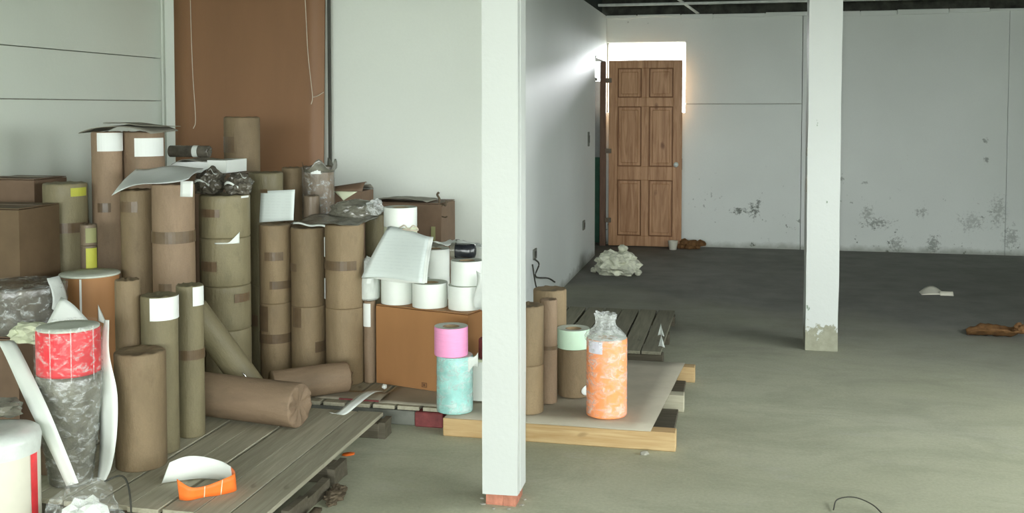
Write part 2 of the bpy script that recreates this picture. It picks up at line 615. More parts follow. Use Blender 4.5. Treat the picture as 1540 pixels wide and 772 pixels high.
# back wall: rendered panels with open joints on a masonry backing, a window hole behind the door leaf
wb = thing('wall_back', 'far white painted wall with mould specks along its foot', 'wall', kind='structure')
WX0, WX1, WZ0, WZ1 = -1.409, -.558, 1.45, 2.215
JX1, JX2, JZ = .657, 2.667, 1.545
for (x0, x1, z0, z1) in (
        (XP, JX1 - .003, 0, WZ0), (WX1, JX1 - .003, WZ0, JZ - .003), (WX1, JX1 - .003, JZ + .003, HW), (XP, WX1, WZ1, HW), 
        (JX1 + .003, JX2 - .002, 0, HW), (JX2 + .002, XR, 0, HW)):
    box('panel', x0, x1, YB, YB + .12, z0, z1, 'wall_paint_back', wb)
bm = bmesh.new()
for (x0, x1, z0, z1) in ((XP - .045, WX0, 0, HW), (WX1, XR + .14, 0, HW), (WX0, WX1, 0, WZ0), (WX0, WX1, WZ1, HW)):
    b2 = box_bm(x0, x1, YB + .12, YB + .24, z0, z1)
    me = bpy.data.meshes.new('tmp'); b2.to_mesh(me); b2.free(); bm.from_mesh(me); bpy.data.meshes.remove(me)
bm_obj('masonry', bm, 'mortar', wb)
# ragged plaster lip along the top of the back wall
random.seed(3)
x = XP
while x < XR:
    w = random.uniform(.25, .6)
    x1 = min(x + w, XR)
    box('plaster_lip', x, x1 - .008, YB - random.uniform(.012, .03), YB + .1, HW - random.uniform(.015, .05), HW + random.uniform(.0, .012), 'wall_paint_back', wb, .004)
    x = x1

wp = thing('wall_passage', 'white passage wall running back to the wooden door', 'wall', kind='structure')
DY0, DY1, DZ = 10.36, 11.17, 2.03
box('wall_face', XP - .12, XP, YF + .12, DY0, 0, HW, 'wall_paint_passage', wp)
box('wall_face', XP - .12, XP, DY0, DY1, DZ, HW, 'wall_paint_passage', wp)
box('wall_face', XP - .045, XP, DY1, YB, 0, HW, 'wall_paint_passage', wp)
wf = thing('wall_facing', 'cream white end wall behind the pile and the brown board', 'wall', kind='structure')
prism('wall_face', ((XL, 0), (XP, 0), (XP, roof_z(YF) - .02), (XL, roof_z(YF) - .02)), 'y', YF, YF + .12, 'wall_paint', wf)
wl = thing('wall_left', 'pale green grey side wall of wide panels with two level joints', 'wall', kind='structure')
for (z0, z1) in ((0, 1.541), (1.547, 1.827), (1.833, None)):
    top0, top1 = (z1, z1) if z1 else (roof_z(-8) - .02, roof_z(YF) - .02)
    prism('panel', ((-8, z0), (YF - .035, z0), (YF - .035, top1), (-8, top0)), 'x', XL - .05, XL, 'wall_paint_left', wl)
prism('backing', ((-8, 0), (YF, 0), (YF, roof_z(YF) - .02), (-8, roof_z(-8) - .02)), 'x', XL - .14, XL - .05, 'mortar', wl)
box('corner_batten', XL - .05, XL + .012, YF - .031, YF - .001, 0, roof_z(YF) - .03, 'wall_paint_left', wl, .003)
wr_ = thing('wall_right', 'plain white side wall of the shed outside the view', 'wall', kind='structure')
SW = ((-1.2, .8), (1.3, 3.3), (3.8, 5.8))          # three side windows added to brighten the room, z 0.9 to 2.3
box('wall_face', XR, XR + .14, -8, YB + .24, 0, .9, 'wall_paint_left', wr_)
prism('wall_face', ((-8, 2.3), (YB + .24, 2.3), (YB + .24, roof_z(YB) - .02), (-8, roof_z(-8) - .02)), 'x', XR, XR + .14, 'wall_paint_left', wr_)
for (y0, y1) in ((-8, SW[0][0]), (SW[0][1], SW[1][0]), (SW[1][1], SW[2][0]), (SW[2][1], YB + .24)):
    box('wall_face', XR, XR + .14, y0, y1, .9, 2.3, 'wall_paint_left', wr_)
for k, (y0, y1) in enumerate(SW):
    wn = thing('window_%d' % (k + 1), ('side window furthest from the door, out of view', 'middle side window, out of view', 'side window nearest the door, out of view')[k], 'window', (XR, 0, 0), kind='structure')
    for (a, b, c, d_) in ((y0, y0 + .04, .9, 2.3), (y1 - .04, y1, .9, 2.3), (y0 + .04, y1 - .04, .9, .94), (y0 + .04, y1 - .04, 2.26, 2.3), ((y0 + y1) / 2 - .02, (y0 + y1) / 2 + .02, .94, 2.26)):
        box('window_frame', .05, .09, a, b, c, d_, 'steel_pale', wn)

# roof: dark corrugated sheet, purlins, boards closing the eaves
rf = thing('ceiling', 'dark open roof with pale purlin above the far wall', 'roof', kind='structure')
vs, fs = [], []
nx = 150
for i in range(nx + 1):
    x = -4.2 + 8.1 * i / nx
    dz = .018 * math.sin(x * 2 * PI / .15)
    for y in (-8.3, 11.75):
        for t in (0, .012):
            vs.append((x, y, roof_z(y) + dz + t))
for i in range(nx):
    a, b = i * 4, i * 4 + 4
    fs += [(a, a + 2, b + 2, b), (a + 1, b + 1, b + 3, a + 3), (a, b, b + 1, a + 1), (a + 2, a + 3, b + 3, b + 2)]
fs += [(0, 1, 3, 2), (nx * 4, nx * 4 + 2, nx * 4 + 3, nx * 4 + 1)]
mesh_obj('roof_sheet', vs, fs, 'roof_dark', rf, True)
box('purlin', XP - .1, XR, 11.0, 11.05, 2.585, 2.61, 'steel_pale', rf, .003)
for y in (9.3, 7.4, 5.4, 3.4, 1.4, -.6, -2.6, -4.6, -6.6):
    box('purlin', (XP if y > YF else XL) - .1, XR, y, y + .05, roof_z(y) - .11, roof_z(y) - .02, 'eaves_board', rf)
box('eaves_board', XP - .12, XR + .14, YB + .05, YB + .09, HW + .005, roof_z(YB) + .03, 'eaves_board', rf)
box('eaves_board', XP - .10, XP - .06, YF + .12, YB + .05, HW + .002, roof_z(YF) + .03, 'roof_dark', rf)
# diagonal wind brace
p0, p1 = Vector((-.43, 11.22, 2.51)), Vector((-.86, 10.6, 2.79))
d = (p1 - p0)
bm = box_bm(0, d.length, -.02, .02, -.004, .004)
o = bm_obj('wind_brace', bm, 'steel_pale', rf)
o.rotation_mode = 'QUATERNION'
o.rotation_quaternion = d.to_track_quat('X', 'Z')
o.location = p0

# pillars
pn = thing('pillar', 'white square pillar in the foreground with a bare brick foot', 'pillar', (-.857, 3.775, 0), kind='structure')
hw, hd = .0675, .075
ptop = roof_z(3.775) - .02
bm = bmesh.new()
prof = [(-hw, -hd), (hw, -hd), (hw, -hd * .45), (hw - .004, -hd * .42), (hw - .004, -hd * .3), (hw, -hd * .27), (hw, hd), (-hw, hd)]
rings = []
N = 26
for k in range(N + 1):
    z = .047 + (ptop - .047) * k / N
    ring = []
    for (x, y) in prof:
        q = noise.noise_vector(Vector((x * 9, y * 9, z * 3.1)))
        ring.append(bm.verts.new((x + q.x * .0018, y + q.y * .0018, z + (q.z * .012 if k == 0 else 0))))
    rings.append(ring)
m = len(prof)
for k in range(N):
    for i in range(m):
        j = (i + 1) % m
        bm.faces.new((rings[k][i], rings[k][j], rings[k + 1][j], rings[k + 1][i]))
bm.faces.new(rings[0]); bm.faces.new(rings[-1])
bm_obj('plaster_shaft', bm, 'pillar_paint_near', pn)
for i, (x, y, sx, sy) in enumerate(((-.024, -.034, .066, .062), (.035, -.035, .046, .06), (-.026, .036, .062, .06), (.034, .036, .048, .06))):
    b = worn_box('brick', sx, sy, .052, 'brick', pn, 3.3 * i + 1, .006)
    b.location = (x, y, 0)
worn_box('mortar_bed', .100, .115, .047, 'mortar', pn, 9, .003).location = (0, .004, -.001)
# crumbled mortar around the foot
for i in range(9):
    a = i * .7 + .3
    cr = blob('mortar_crumb', .007 + .003 * (i % 3), .007, .004, 'mortar', pn, i * 2.1, .5, sub=1)
    cr.location = (.083 * math.cos(a), -.02 + .088 * math.sin(a), 0)

pf = thing('pillar', 'white square pillar further in, its flaking foot showing grey', 'pillar', (.516, 6.66, 0), kind='structure')
hw, hd = .097, .11
bm = bmesh.new()
prof = [(-hw, -hd), (hw, -hd), (hw, hd), (-hw, hd)]
rings = []
ptop = roof_z(6.66) - .02
N = 40
for k in range(N + 1):
    z = (ptop) * (k / N) ** 1.6
    ring = []
    for (x, y) in prof:
        q = noise.noise_vector(Vector((x * 5 + 7, y * 5, z * 4)))
        ring.append(bm.verts.new((x + q.x * .003, y + q.y * .003, z)))
    rings.append(ring)
for k in range(N):
    for i in range(4):
        j = (i + 1) % 4
        bm.faces.new((rings[k][i], rings[k][j], rings[k + 1][j], rings[k + 1][i]))
bm.faces.new(rings[0]); bm.faces.new(rings[-1])
bm_obj('plaster_shaft', bm, 'pillar_paint_far', pf)
for i, (x, z, s) in enumerate(((-.099, .98, .05), (-.1, 2.17, .05), (-.098, 1.2, .03))):
    c = blob('chipped_edge', .006, .01, s, 'mortar', pf, i * 3.1, .4, sub=2); c.location = (x, -hd + .012, z)

# ------------------------------------------------------------------ doorway and door
fr = thing('trim_1', 'worn brown timber door frame in the passage wall', 'door frame', (XP, 0, 0), kind='structure')
box('jamb', -.052, .012, DY1 - .045, DY1 - .002, 0, DZ - .03, 'frame_wood', fr, .003)
box('jamb', -.115, -.06, DY0 + .002, DY0 + .03, 0, DZ - .03, 'wood_dark', fr, .003)
box('lintel', -.11, .008, DY0 + .002, DY1 - .002, DZ - .028, DZ - .003, 'steel_pale', fr, .003)
wy = thing('wall_yard', 'rough side wall of the lobby behind the passage wall, out of view', 'wall', kind='structure')
box('wall_face', -2.74, -2.6, YF + .12, YB + .30, 0, roof_z(YB) + .1, 'mortar', wy)  # added wall, blocks daylight that would wash out the gate
box('lobby_floor', -2.6, XP - .12, YF + .12, YB + .30, -.115, -.002, 'mortar', wy)
gt = thing('yard_gate', 'grey and green gate seen through the side doorway', 'gate', (-2.0, 11.40, -.002))
box('gate_leaf', -.59, .585, 0, .03, .955, 1.80, 'gate_grey', gt, .003)
box('gate_leaf', -.59, .585, 0, .03, 0, .955, 'gate_green', gt, .003)
box('top_rail', -.59, .47, -.015, .045, 1.802, 1.84, 'wire_dark', gt, .003)

dr = thing('door_1', 'six panel pine door standing open against the far wall', 'door', (-1.362, 11.115, .012), kind='structure')
LW, LH, LT = .782, 2.0, .04
def dbox(nm, x0, x1, z0, z1, y0=-LT / 2, y1=LT / 2, bev=.003):
    return box(nm, x0, x1, y0, y1, z0, z1, 'door_pine', dr, bev)
S = .095
dbox('stile', 0, S, 0, LH); dbox('stile', LW - S, LW, 0, LH)
rails = ((0, .11), (.715, .86), (1.505, 1.60), (LH - .085, LH))
for (a, b) in rails:
    dbox('rail', S, LW - S, a, b)
mid = LW / 2
for k in range(3):
    z0, z1 = rails[k][1], rails[k + 1][0]
    dbox('muntin', mid - .04, mid + .04, z0, z1)
    for (a, b) in ((S + .001, mid - .041), (mid + .041, LW - S - .001)):
        pnl = thing_panel = box('panel', a - .012, b + .012, -.008, .008, z0 - .01, z1 + .01, 'door_pine', dr)
        box('raised_field', a + .034, b - .034, -.0155, .0155, z0 + .037, z1 - .037, 'door_pine', pnl, .007)
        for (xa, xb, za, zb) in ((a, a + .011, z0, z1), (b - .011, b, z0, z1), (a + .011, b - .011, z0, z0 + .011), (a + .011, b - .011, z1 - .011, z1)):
            box('moulding', xa, xb, -.0175, -.0085, za, zb, 'door_bead', pnl, .003)  # bead strips added dark to draw the shaded panel outlines
kb = lathe('knob', [(.0, 0), (.026, 0), (.026, .006), (.009, .009), (.009, .03), (.02, .036), (.026, .05), (.02, .062), (.0, .066)], 'steel_pale', dr, 20, cap0=False, cap1=False)
kb.location = (LW - .06, -LT / 2, .885)
kb.rotation_euler = (PI / 2, 0, 0)
box('latch_plate', LW - .001, LW + .003, -.012, .012, .83, .95, 'hinge_steel', dr)
for z in (.25, 1.0, 1.76):
    h = box('hinge', -.035, .03, -LT / 2 - .006, -LT / 2, z, z + .05, 'hinge_steel', dr, .001)

# sockets and switch on the passage wall
def plate(label, y, z, w, h, mat, name='wall_socket', cat='socket'):
    t = thing(name, label, cat, (XP, y, z))
    box('plate', .0, .012, -w / 2, w / 2, 0, h, mat, t, .003)
    box('insert', .0121, .016, -w * .28, w * .28, h * .25, h * .75, 'wire_dark', t)
plate('small dark socket plate on the passage wall near the doorway', 9.56, .355, .10, .09, 'grey_paint')
plate('dark socket plate low on the passage wall near the near pillar', 7.17, .42, .10, .075, 'grey_paint')
plate('narrow grey light switch on the passage wall beside the doorway', 9.86, 1.13, .06, .14, 'grey_paint', 'light_switch', 'switch')
cb = thing('cable', 'loose dark wire hanging on the passage wall by the near pillar', 'cable', (0, 0, 0))
tube('wire', bez([(XP + .012, 7.12, .43), (XP + .03, 7.2, .38), (XP + .015, 7.15, .30), (XP + .05, 7.45, .24), (XP + .09, 7.52, .20)], 6), .006, 'wire_dark', cb)
tube('wire', bez([(XP + .012, 7.05, .40), (XP + .03, 7.08, .25), (XP + .04, 7.22, .12), (XP + .05, 7.25, .006)], 6), .006, 'wire_dark', cb)

# tall brown board leaning in the corner
bd = thing('brown_board', 'tall dark brown board leaning against the cream wall behind the pile', 'board', (0, 0, 0))
def bfn(u, v):
    xl, xr = -3.70 + .075 * (1 - v), -2.617 + .012 * (1 - v)
    z = .0 + 2.62 * v
    return (xl + (xr - xl) * u, 6.16 + .14 * v - .004 * math.sin(u * PI), z)
sheet('sheet', bfn, 10, 14, 'board_brown', bd, .018)
box('edge_strip', -2.602, -2.585, 6.29, 6.31, .2, 2.62, 'wire_dark', bd)
for pts in ([(-3.556, 6.262, 2.3), (-3.553, 6.258, 2.1), (-3.545, 6.25, 1.9), (-3.535, 6.243, 1.7), (-3.517, 6.232, 1.5), (-3.512, 6.226, 1.40), (-3.525, 6.22, 1.36)],
            [(-2.745, 6.262, 2.3), (-2.735, 6.258, 2.1), (-2.72, 6.25, 1.85), (-2.695, 6.24, 1.65), (-2.683, 6.232, 1.56), (-2.692, 6.228, 1.52)]):
    tube('string', bez(pts, 4), .003, 'string', bd, 5)
tube('string', bez([(-2.683, 6.234, 1.565), (-2.65, 6.236, 1.575), (-2.61, 6.238, 1.598)], 4), .003, 'string', bd, 5)

# ------------------------------------------------------------------ timber platforms
PZ = .09
def platform(label, x0, x1, y0, y1, n_boards, bear_y, wood='wood_weathered', bear='wood_dark', gap=.016, group='slatted timber platforms', seed=1, skip=(), short=()):
    random.seed(seed)
    t = thing('pallet', label, 'pallet', (x0, y0, 0), group=group)
    w = (x1 - x0 - gap * (n_boards - 1)) / n_boards
    L = y1 - y0
    me = None
    for i in range(n_boards):
        if i in skip:
            continue
        if me is None:
            bm = box_bm(0, L, -w / 2, w / 2, -.018, 0, .0012)
            o = bm_obj('board', bm, wood, t)
            me = o.data
        else:
            o = link(bpy.data.objects.new('board', me)); o.parent = t
        o.location = (w / 2 + i * (w + gap) + random.uniform(-.003, .003), random.uniform(-.006, .006), PZ + random.uniform(-.0015, .0))
        o.rotation_euler = (random.uniform(-.002, .002), 0, PI / 2 + random.uniform(-.006, .006))
        if i in short:
            o.scale = (.93, 1, 1)
    for j, y in enumerate(bear_y):
        bm = box_bm(-.01, x1 - x0 + .01, -.045, .045, 0, PZ - .0185 - .004, .004)
        o = bm_obj('bearer', bm, bear if isinstance(bear, str) else bear[j], t)
        o.location = (0, y - y0, 0)
    return t

pa = platform('slatted weathered platform in front, under the lying roll and the label loop', -2.60, -1.58, 3.2, 4.46, 8, (3.26, 3.83, 4.40), seed=2, gap=.009)
# broken splinters at its open side
for i, (y, l, h) in enumerate(((3.42, .16, .06), (3.60, .22, .05), (3.83, .14, .07), (4.41, .10, .075))):
    o = worn_box('splinter', .03, l, h, 'wood_dark', pa, i * 4.4, .012)
    o.location = (1.045, y - 3.2, 0)
platform('slatted platform at the far left under the boxes', -3.66, -2.63, 3.3, 4.44, 8, (3.36, 3.87, 4.38), seed=5)
pd = platform('slatted platform with a grey and red painted front rail under the carton', -2.42, -1.325, 4.575, 5.75, 9, (5.15, 5.69), seed=8)
box('front_rail', .0, .95, .0, .06, 0, .068, 'grey_paint', pd, .004)
box('front_rail', .952, 1.09, -.012, .05, 0, .07, 'red_paint', pd, .005)
platform('slatted platform in the left back corner under the tall rolls', -3.56, -2.45, 4.5, 5.72, 9, (4.56, 5.1, 5.66), seed=11)
platform('bare slatted platform beside the passage wall', -1.39, -.42, 5.93, 7.18, 8, (5.99, 6.55, 7.12), wood='wood_mid', seed=14, gap=.012)

# the platform right of the near pillar: a sheet on three new pine bearers
pb = thing('pallet', 'low platform of three pine bearers under a brown sheet, beside the near pillar', 'pallet', (-1.3, 4.46, 0), group='slatted timber platforms')
for i, (y, x1, m) in enumerate(((0, 1.05, 'pine_new'), (.60, 1.055, 'wood_weathered'), (1.17, 1.085, 'pine_new'))):
    o = bm_obj('bearer', box_bm(0, x1, 0, .075, 0, .084, .004), m, pb)
    o.location = (0, y, 0)
def sfn(u, v):
    # sheet narrower than its bearers, one corner lifting a little
    x = .012 + u * (.93 + .085 * v)
    y = -.006 + v * 1.24
    z = .0915 + .003 * noise.noise(Vector((u * 3, v * 3, 2)))
    return (x, y, z)
sheet('sheet', sfn, 10, 10, 'floor_sheet', pb, .006)
for i, (x, y, l) in enumerate(((.98, .33, .5), (.99, .9, .45))):
    o = bm_obj('lower_board', box_bm(-.05, .05, -l / 2, l / 2, 0, .02, .003), 'wood_dark', pb)
    o.location = (x, y, .001)

# name, label, group, x, y, z0, z1, radius, kind, material, tapes (z0, z1, a0, a1), labels (z0, z1, a0, a1, material)
ROLLS = [
    ('kraft_roll', 'short wide bare kraft roll standing foremost on the slatted platform', 'wrapped paper rolls', -2.285, 3.600, 0.090, 0.544, 0.097, 'kraft', 'kraft_tan', [], []),
    ('kraft_roll', 'slim plain kraft tube rising behind the short wide foremost roll', 'wrapped paper rolls', -2.424, 3.740, 0.090, 0.797, 0.050, 'kraft', 'kraft_tan', [], []),
    ('kraft_roll', 'kraft roll with a square white label behind the short wide foremost roll', 'wrapped paper rolls', -2.304, 3.775, 0.090, 0.733, 0.073, 'kraft', 'kraft_olive', [], [(0.547, 0.639, -1.516, 0.548, 'white_label')]),
    ('kraft_roll', 'slim kraft roll with a tape belt beside the lying roll', 'wrapped paper rolls', -2.284, 3.981, 0.090, 0.740, 0.057, 'kraft', 'kraft_olive', [(0.335, 0.377, -4.191, 2.092)], [(0.565, 0.646, -0.851, 0.167, 'white_label')]),
    ('kraft_roll', 'tall kraft roll at the left of the pile with a white label at its top', 'wrapped paper rolls', -3.164, 4.720, 0.090, 1.374, 0.075, 'kraft', 'kraft_warm', [(0.875, 0.922, -1.659, -0.800)], [(1.185, 1.279, -1.602, 0.424, 'white_label')]),
    ('kraft_roll', 'tall wider kraft roll under the curled cardboard, right of the other labelled one', 'wrapped paper rolls', -3.044, 4.860, 0.090, 1.372, 0.108, 'kraft', 'kraft_warm', [], [(1.155, 1.250, -1.401, 0.077, 'white_label')]),
    ('kraft_roll', 'narrow kraft roll under the hanging corner of the white sheet', 'wrapped paper rolls', -2.824, 4.450, 0.090, 1.103, 0.077, 'kraft', 'kraft_tan', [(0.909, 0.960, -2.402, -1.005)], []),
    ('kraft_roll', 'warm brown kraft roll with one wide tape belt under the white sheet', 'wrapped paper rolls', -2.615, 4.420, 0.090, 1.137, 0.098, 'kraft', 'kraft_warm', [(0.770, 0.826, -4.178, 2.105), (0.545, 0.583, -1.806, -1.163)], []),
    ('kraft_roll', 'olive kraft roll with a yellow sticker near its top', 'wrapped paper rolls', -3.289, 4.550, 0.090, 1.121, 0.105, 'kraft', 'kraft_olive', [(0.788, 0.837, -4.087, 2.197)], [(0.968, 1.010, -0.709, 0.146, 'yellow_label')]),
    ('label_roll', 'small roll with faded yellow label, upper of two in the gap', 'yellow labelled rolls', -3.070, 4.420, 0.832, 0.933, 0.039, 'kraft', 'kraft_grey', [], [(0.013, 0.084, -1.301, 0.010, 'pale_yellow_label')]),
    ('label_roll', 'small roll with bright yellow label, lower of two in the gap', 'yellow labelled rolls', -3.070, 4.420, 0.090, 0.832, 0.039, 'kraft', 'kraft_grey', [], [(0.632, 0.729, -1.301, 0.010, 'yellow_label')]),
    ('kraft_roll', 'fat olive roll with a small white square sticker, top of its stack', 'wrapped paper rolls', -2.498, 4.700, 0.857, 1.066, 0.124, 'kraft', 'kraft_olive', [(0.104, 0.143, -2.198, -1.279)], [(0.195, 0.205, -0.424, 0.034, 'white_label')]),
    ('kraft_roll', 'fat olive roll with a torn white tape end, second of its stack', 'wrapped paper rolls', -2.498, 4.700, 0.619, 0.857, 0.124, 'kraft', 'kraft_olive', [(0.075, 0.124, -2.198, -1.414)], []),
    ('kraft_roll', 'fat olive roll with dark tape, third of its stack', 'wrapped paper rolls', -2.498, 4.700, 0.399, 0.619, 0.124, 'kraft', 'kraft_olive', [(0.138, 0.180, -0.751, 0.034)], []),
    ('kraft_roll', 'fat olive roll at the bottom of its stack', 'wrapped paper rolls', -2.498, 4.700, 0.090, 0.399, 0.124, 'kraft', 'kraft_olive', [], []),
    ('kraft_roll', 'kraft roll standing highest against the brown board', 'wrapped paper rolls', -2.833, 5.550, 0.090, 1.443, 0.103, 'kraft', 'kraft_tan', [(1.148, 1.240, -2.487, -1.540)], []),
    ('kraft_roll', 'tall kraft roll with a taped sheet of paper on its front', 'wrapped paper rolls', -2.468, 5.100, 0.555, 1.152, 0.091, 'kraft', 'kraft_olive', [], []),
    ('kraft_roll', 'kraft roll below the roll with the taped paper', 'wrapped paper rolls', -2.468, 5.100, 0.090, 0.555, 0.091, 'kraft', 'kraft_olive', [(0.245, 0.306, -2.511, -1.668)], []),
    ('kraft_roll', 'slim kraft roll behind the taped sheet of paper', 'wrapped paper rolls', -2.440, 5.380, 0.090, 1.162, 0.060, 'kraft', 'kraft_tan', [], []),
    ('kraft_roll', 'brown roll in torn plastic film beside the cream wall', 'wrapped paper rolls', -2.278, 5.360, 0.090, 1.172, 0.087, 'filmtop', 'kraft_grey', [], [(1.044, 1.073, -1.625, -1.022, 'white_label')]),
    ('kraft_roll', 'small grey brown tube in front of the film wrapped roll', 'wrapped paper rolls', -2.224, 5.140, 0.090, 1.028, 0.044, 'kraft', 'kraft_grey', [], []),
    ('kraft_roll', 'kraft roll with two tape patches, upper of the stack nearest the leaning tube', 'wrapped paper rolls', -2.342, 4.940, 0.489, 0.894, 0.081, 'kraft', 'kraft_tan', [(0.223, 0.267, -1.835, -0.625), (0.076, 0.117, -1.492, 0.270)], []),
    ('kraft_roll', 'kraft roll with a tape belt, lower of the stack nearest the leaning tube', 'wrapped paper rolls', -2.342, 4.940, 0.090, 0.489, 0.081, 'kraft', 'kraft_tan', [(0.193, 0.241, -4.270, 2.013), (0.255, 0.386, -2.527, -1.631)], []),
    ('kraft_roll', 'kraft roll in the middle stack, upper, under the clear film', 'wrapped paper rolls', -2.167, 4.958, 0.478, 0.882, 0.089, 'kraft', 'kraft_tan', [(0.181, 0.222, -2.548, -1.857)], []),
    ('kraft_roll', 'kraft roll in the middle stack, lower, behind the short lying roll', 'wrapped paper rolls', -2.167, 4.958, 0.090, 0.478, 0.089, 'kraft', 'kraft_tan', [(0.282, 0.384, -2.214, -1.588), (0.151, 0.206, -0.811, 0.081)], []),
    ('kraft_roll', 'wide kraft roll with a shiny tape belt, upper of the stack beside the white rolls', 'wrapped paper rolls', -1.962, 4.947, 0.480, 0.905, 0.099, 'kraft', 'kraft_tan', [(0.195, 0.243, -2.764, -0.580)], []),
    ('kraft_roll', 'wide kraft roll, lower of the stack beside the white rolls', 'wrapped paper rolls', -1.962, 4.947, 0.090, 0.480, 0.099, 'kraft', 'kraft_tan', [], []),
    ('kraft_roll', 'slim kraft tube with a white label beside the brown carton', 'wrapped paper rolls', -1.831, 4.955, 0.090, 0.511, 0.030, 'kraft', 'kraft_warm', [], [(0.291, 0.410, -2.788, -1.104, 'white_label')]),
    ('kraft_roll', 'kraft roll in shade beside the torn box', 'wrapped paper rolls', -1.939, 5.350, 0.090, 0.913, 0.058, 'kraft', 'kraft_olive', [], []),
    ('kraft_roll', 'stout kraft roll just right of the near pillar, upper of two', 'wrapped paper rolls', -0.935, 4.609, 0.320, 0.592, 0.073, 'kraft', 'kraft_tan', [], []),
    ('kraft_roll', 'stout kraft roll just right of the near pillar, lower of two', 'wrapped paper rolls', -0.935, 4.609, 0.098, 0.320, 0.073, 'kraft', 'kraft_tan', [], []),
    ('kraft_roll', 'slim kraft roll with a strip of tape between two stouter rolls', 'wrapped paper rolls', -0.867, 4.768, 0.098, 0.591, 0.041, 'kraft', 'kraft_warm', [(0.256, 0.275, -2.148, 0.052)], []),
    ('kraft_roll', 'tall kraft roll with a film covered top, rearmost by the near pillar', 'wrapped paper rolls', -0.912, 5.052, 0.098, 0.591, 0.083, 'kraft', 'kraft_tan', [], []),
    ('kraft_roll', 'squat kraft roll under the pale green label roll', 'wrapped paper rolls', -0.769, 4.926, 0.098, 0.331, 0.079, 'kraft', 'kraft_tan', [], [(0.007, 0.062, -0.980, 0.155, 'round_label')]),
    ('label_roll', 'white label roll on the carton below the printed paper bundle', 'white label rolls on the carton', -1.694, 4.990, 0.500, 0.624, 0.083, 'white', 'white_paper', [], []),
    ('label_roll', 'white label roll with its core hole showing, on the carton front', 'white label rolls on the carton', -1.505, 4.940, 0.500, 0.622, 0.089, 'white', 'white_paper', [], []),
    ('label_roll', 'white label roll on the carton, beneath the upper corner roll', 'white label rolls on the carton', -1.318, 4.920, 0.500, 0.618, 0.083, 'white', 'white_paper', [], []),
    ('label_roll', 'white label roll stacked at the carton corner by the near pillar', 'white label rolls on the carton', -1.313, 4.940, 0.618, 0.739, 0.080, 'white', 'white_paper', [], []),
    ('label_roll', 'white label roll standing behind the core hole roll, under the loose papers', 'white label rolls on the carton', -1.542, 5.140, 0.500, 0.765, 0.080, 'white', 'white_paper', [], []),
    ('label_roll', 'topmost white label roll, in front of the torn box', 'white label rolls on the carton', -1.736, 5.170, 0.872, 0.975, 0.088, 'white', 'white_paper', [], []),
    ('label_roll', 'cream label roll supporting the topmost white one', 'white label rolls on the carton', -1.736, 5.170, 0.500, 0.872, 0.088, 'white', 'cream_paper', [], []),
    ('label_roll', 'pink label roll on top of the teal wrapped roll', '', -1.285, 4.550, 0.357, 0.490, 0.078, 'white', 'pink_paper', [], []),
    ('label_roll', 'teal label roll in shrink film under the pink roll', '', -1.268, 4.550, 0.098, 0.357, 0.083, 'film', 'teal_paper', [], []),
    ('label_roll', 'pale green label roll on top of the squat kraft roll', '', -0.773, 4.926, 0.331, 0.425, 0.079, 'white', 'mint_paper', [], []),
    ('label_roll', 'bright orange label roll in clear film at the platform front', '', -0.574, 4.640, 0.098, 0.451, 0.092, 'film', 'orange_paper', [], [(0.293, 0.349, -2.468, -1.658, 'film_label')]),
]


# ------------------------------------------------------------------ rolls
CORE = {'white': True, 'film': True}
def kraft_body(root, r, h, mat, seed, crumple=1.0):
    s = seed * 3.17
    def fn(a, rr, z):
        q = noise.noise(Vector((math.cos(a) * 1.4 + s, math.sin(a) * 1.4, z * 5)))
        k = noise.noise(Vector((math.cos(a) * 3 + s, math.sin(a) * 3, z * 16 + 5)))
        rr2 = rr * (1 + .010 * q + .005 * k)
        if z > h - .004 and rr < r * .93:
            z = z + crumple * (.0045 * math.sin(a * 9 + s + rr * 60) * (rr / r) + .003 * k)
        return rr2, z
    n = max(6, int(h / .06))
    prof = [(r * .985, 0)] + [(r * 1.0, .004 + (h - .012) * i / n) for i in range(n + 1)]
    prof += [(r * .985, h - .003), (r * .95, h), (r * .88, h + .0005), (r * .6, h - .001), (r * .3, h - .004), (r * .12, h - .008)]
    return lathe('wrapper', prof, mat, root, 36, fn)

def core_roll(root, r, h, mat, core=.5):
    """bare roll of label stock: outer paper, ring shaped ends, cardboard core"""
    c = r * core
    lathe('paper_body', [(c + .001, .0), (r * .992, .0), (r, .003), (r, h - .003), (r * .992, h)], mat, root, 44, cap0=False, cap1=False)
    lathe('end_face', [(c + .001, h - .0015), (r * .6, h + .0005), (r * .8, h - .0005), (r * .99, h + .0006)], 'roll_end', root, 44, cap0=False, cap1=False)
    lathe('core', [(c, 0), (c, h - .002), (c * .88, h - .002), (c * .88, 0), (c, 0)], 'core_board', root, 32, cap0=False, cap1=False)

def film_shell(root, r, h, seed, mat='stretch_film', top=None):
    s = seed * 2.3
    def fn(a, rr, z):
        q = noise.noise(Vector((math.cos(a) * 4 + s, math.sin(a) * 4, z * 30)))
        return rr + .0022 * q, z
    n = 16
    prof = [(r * .9, .0008)] + [(r, .004 + (h - .008) * i / n) for i in range(n + 1)] + (top or [(r * .93, h + .001)])
    return lathe('plastic_film', prof, mat, root, 56, fn, cap0=False, cap1=False)

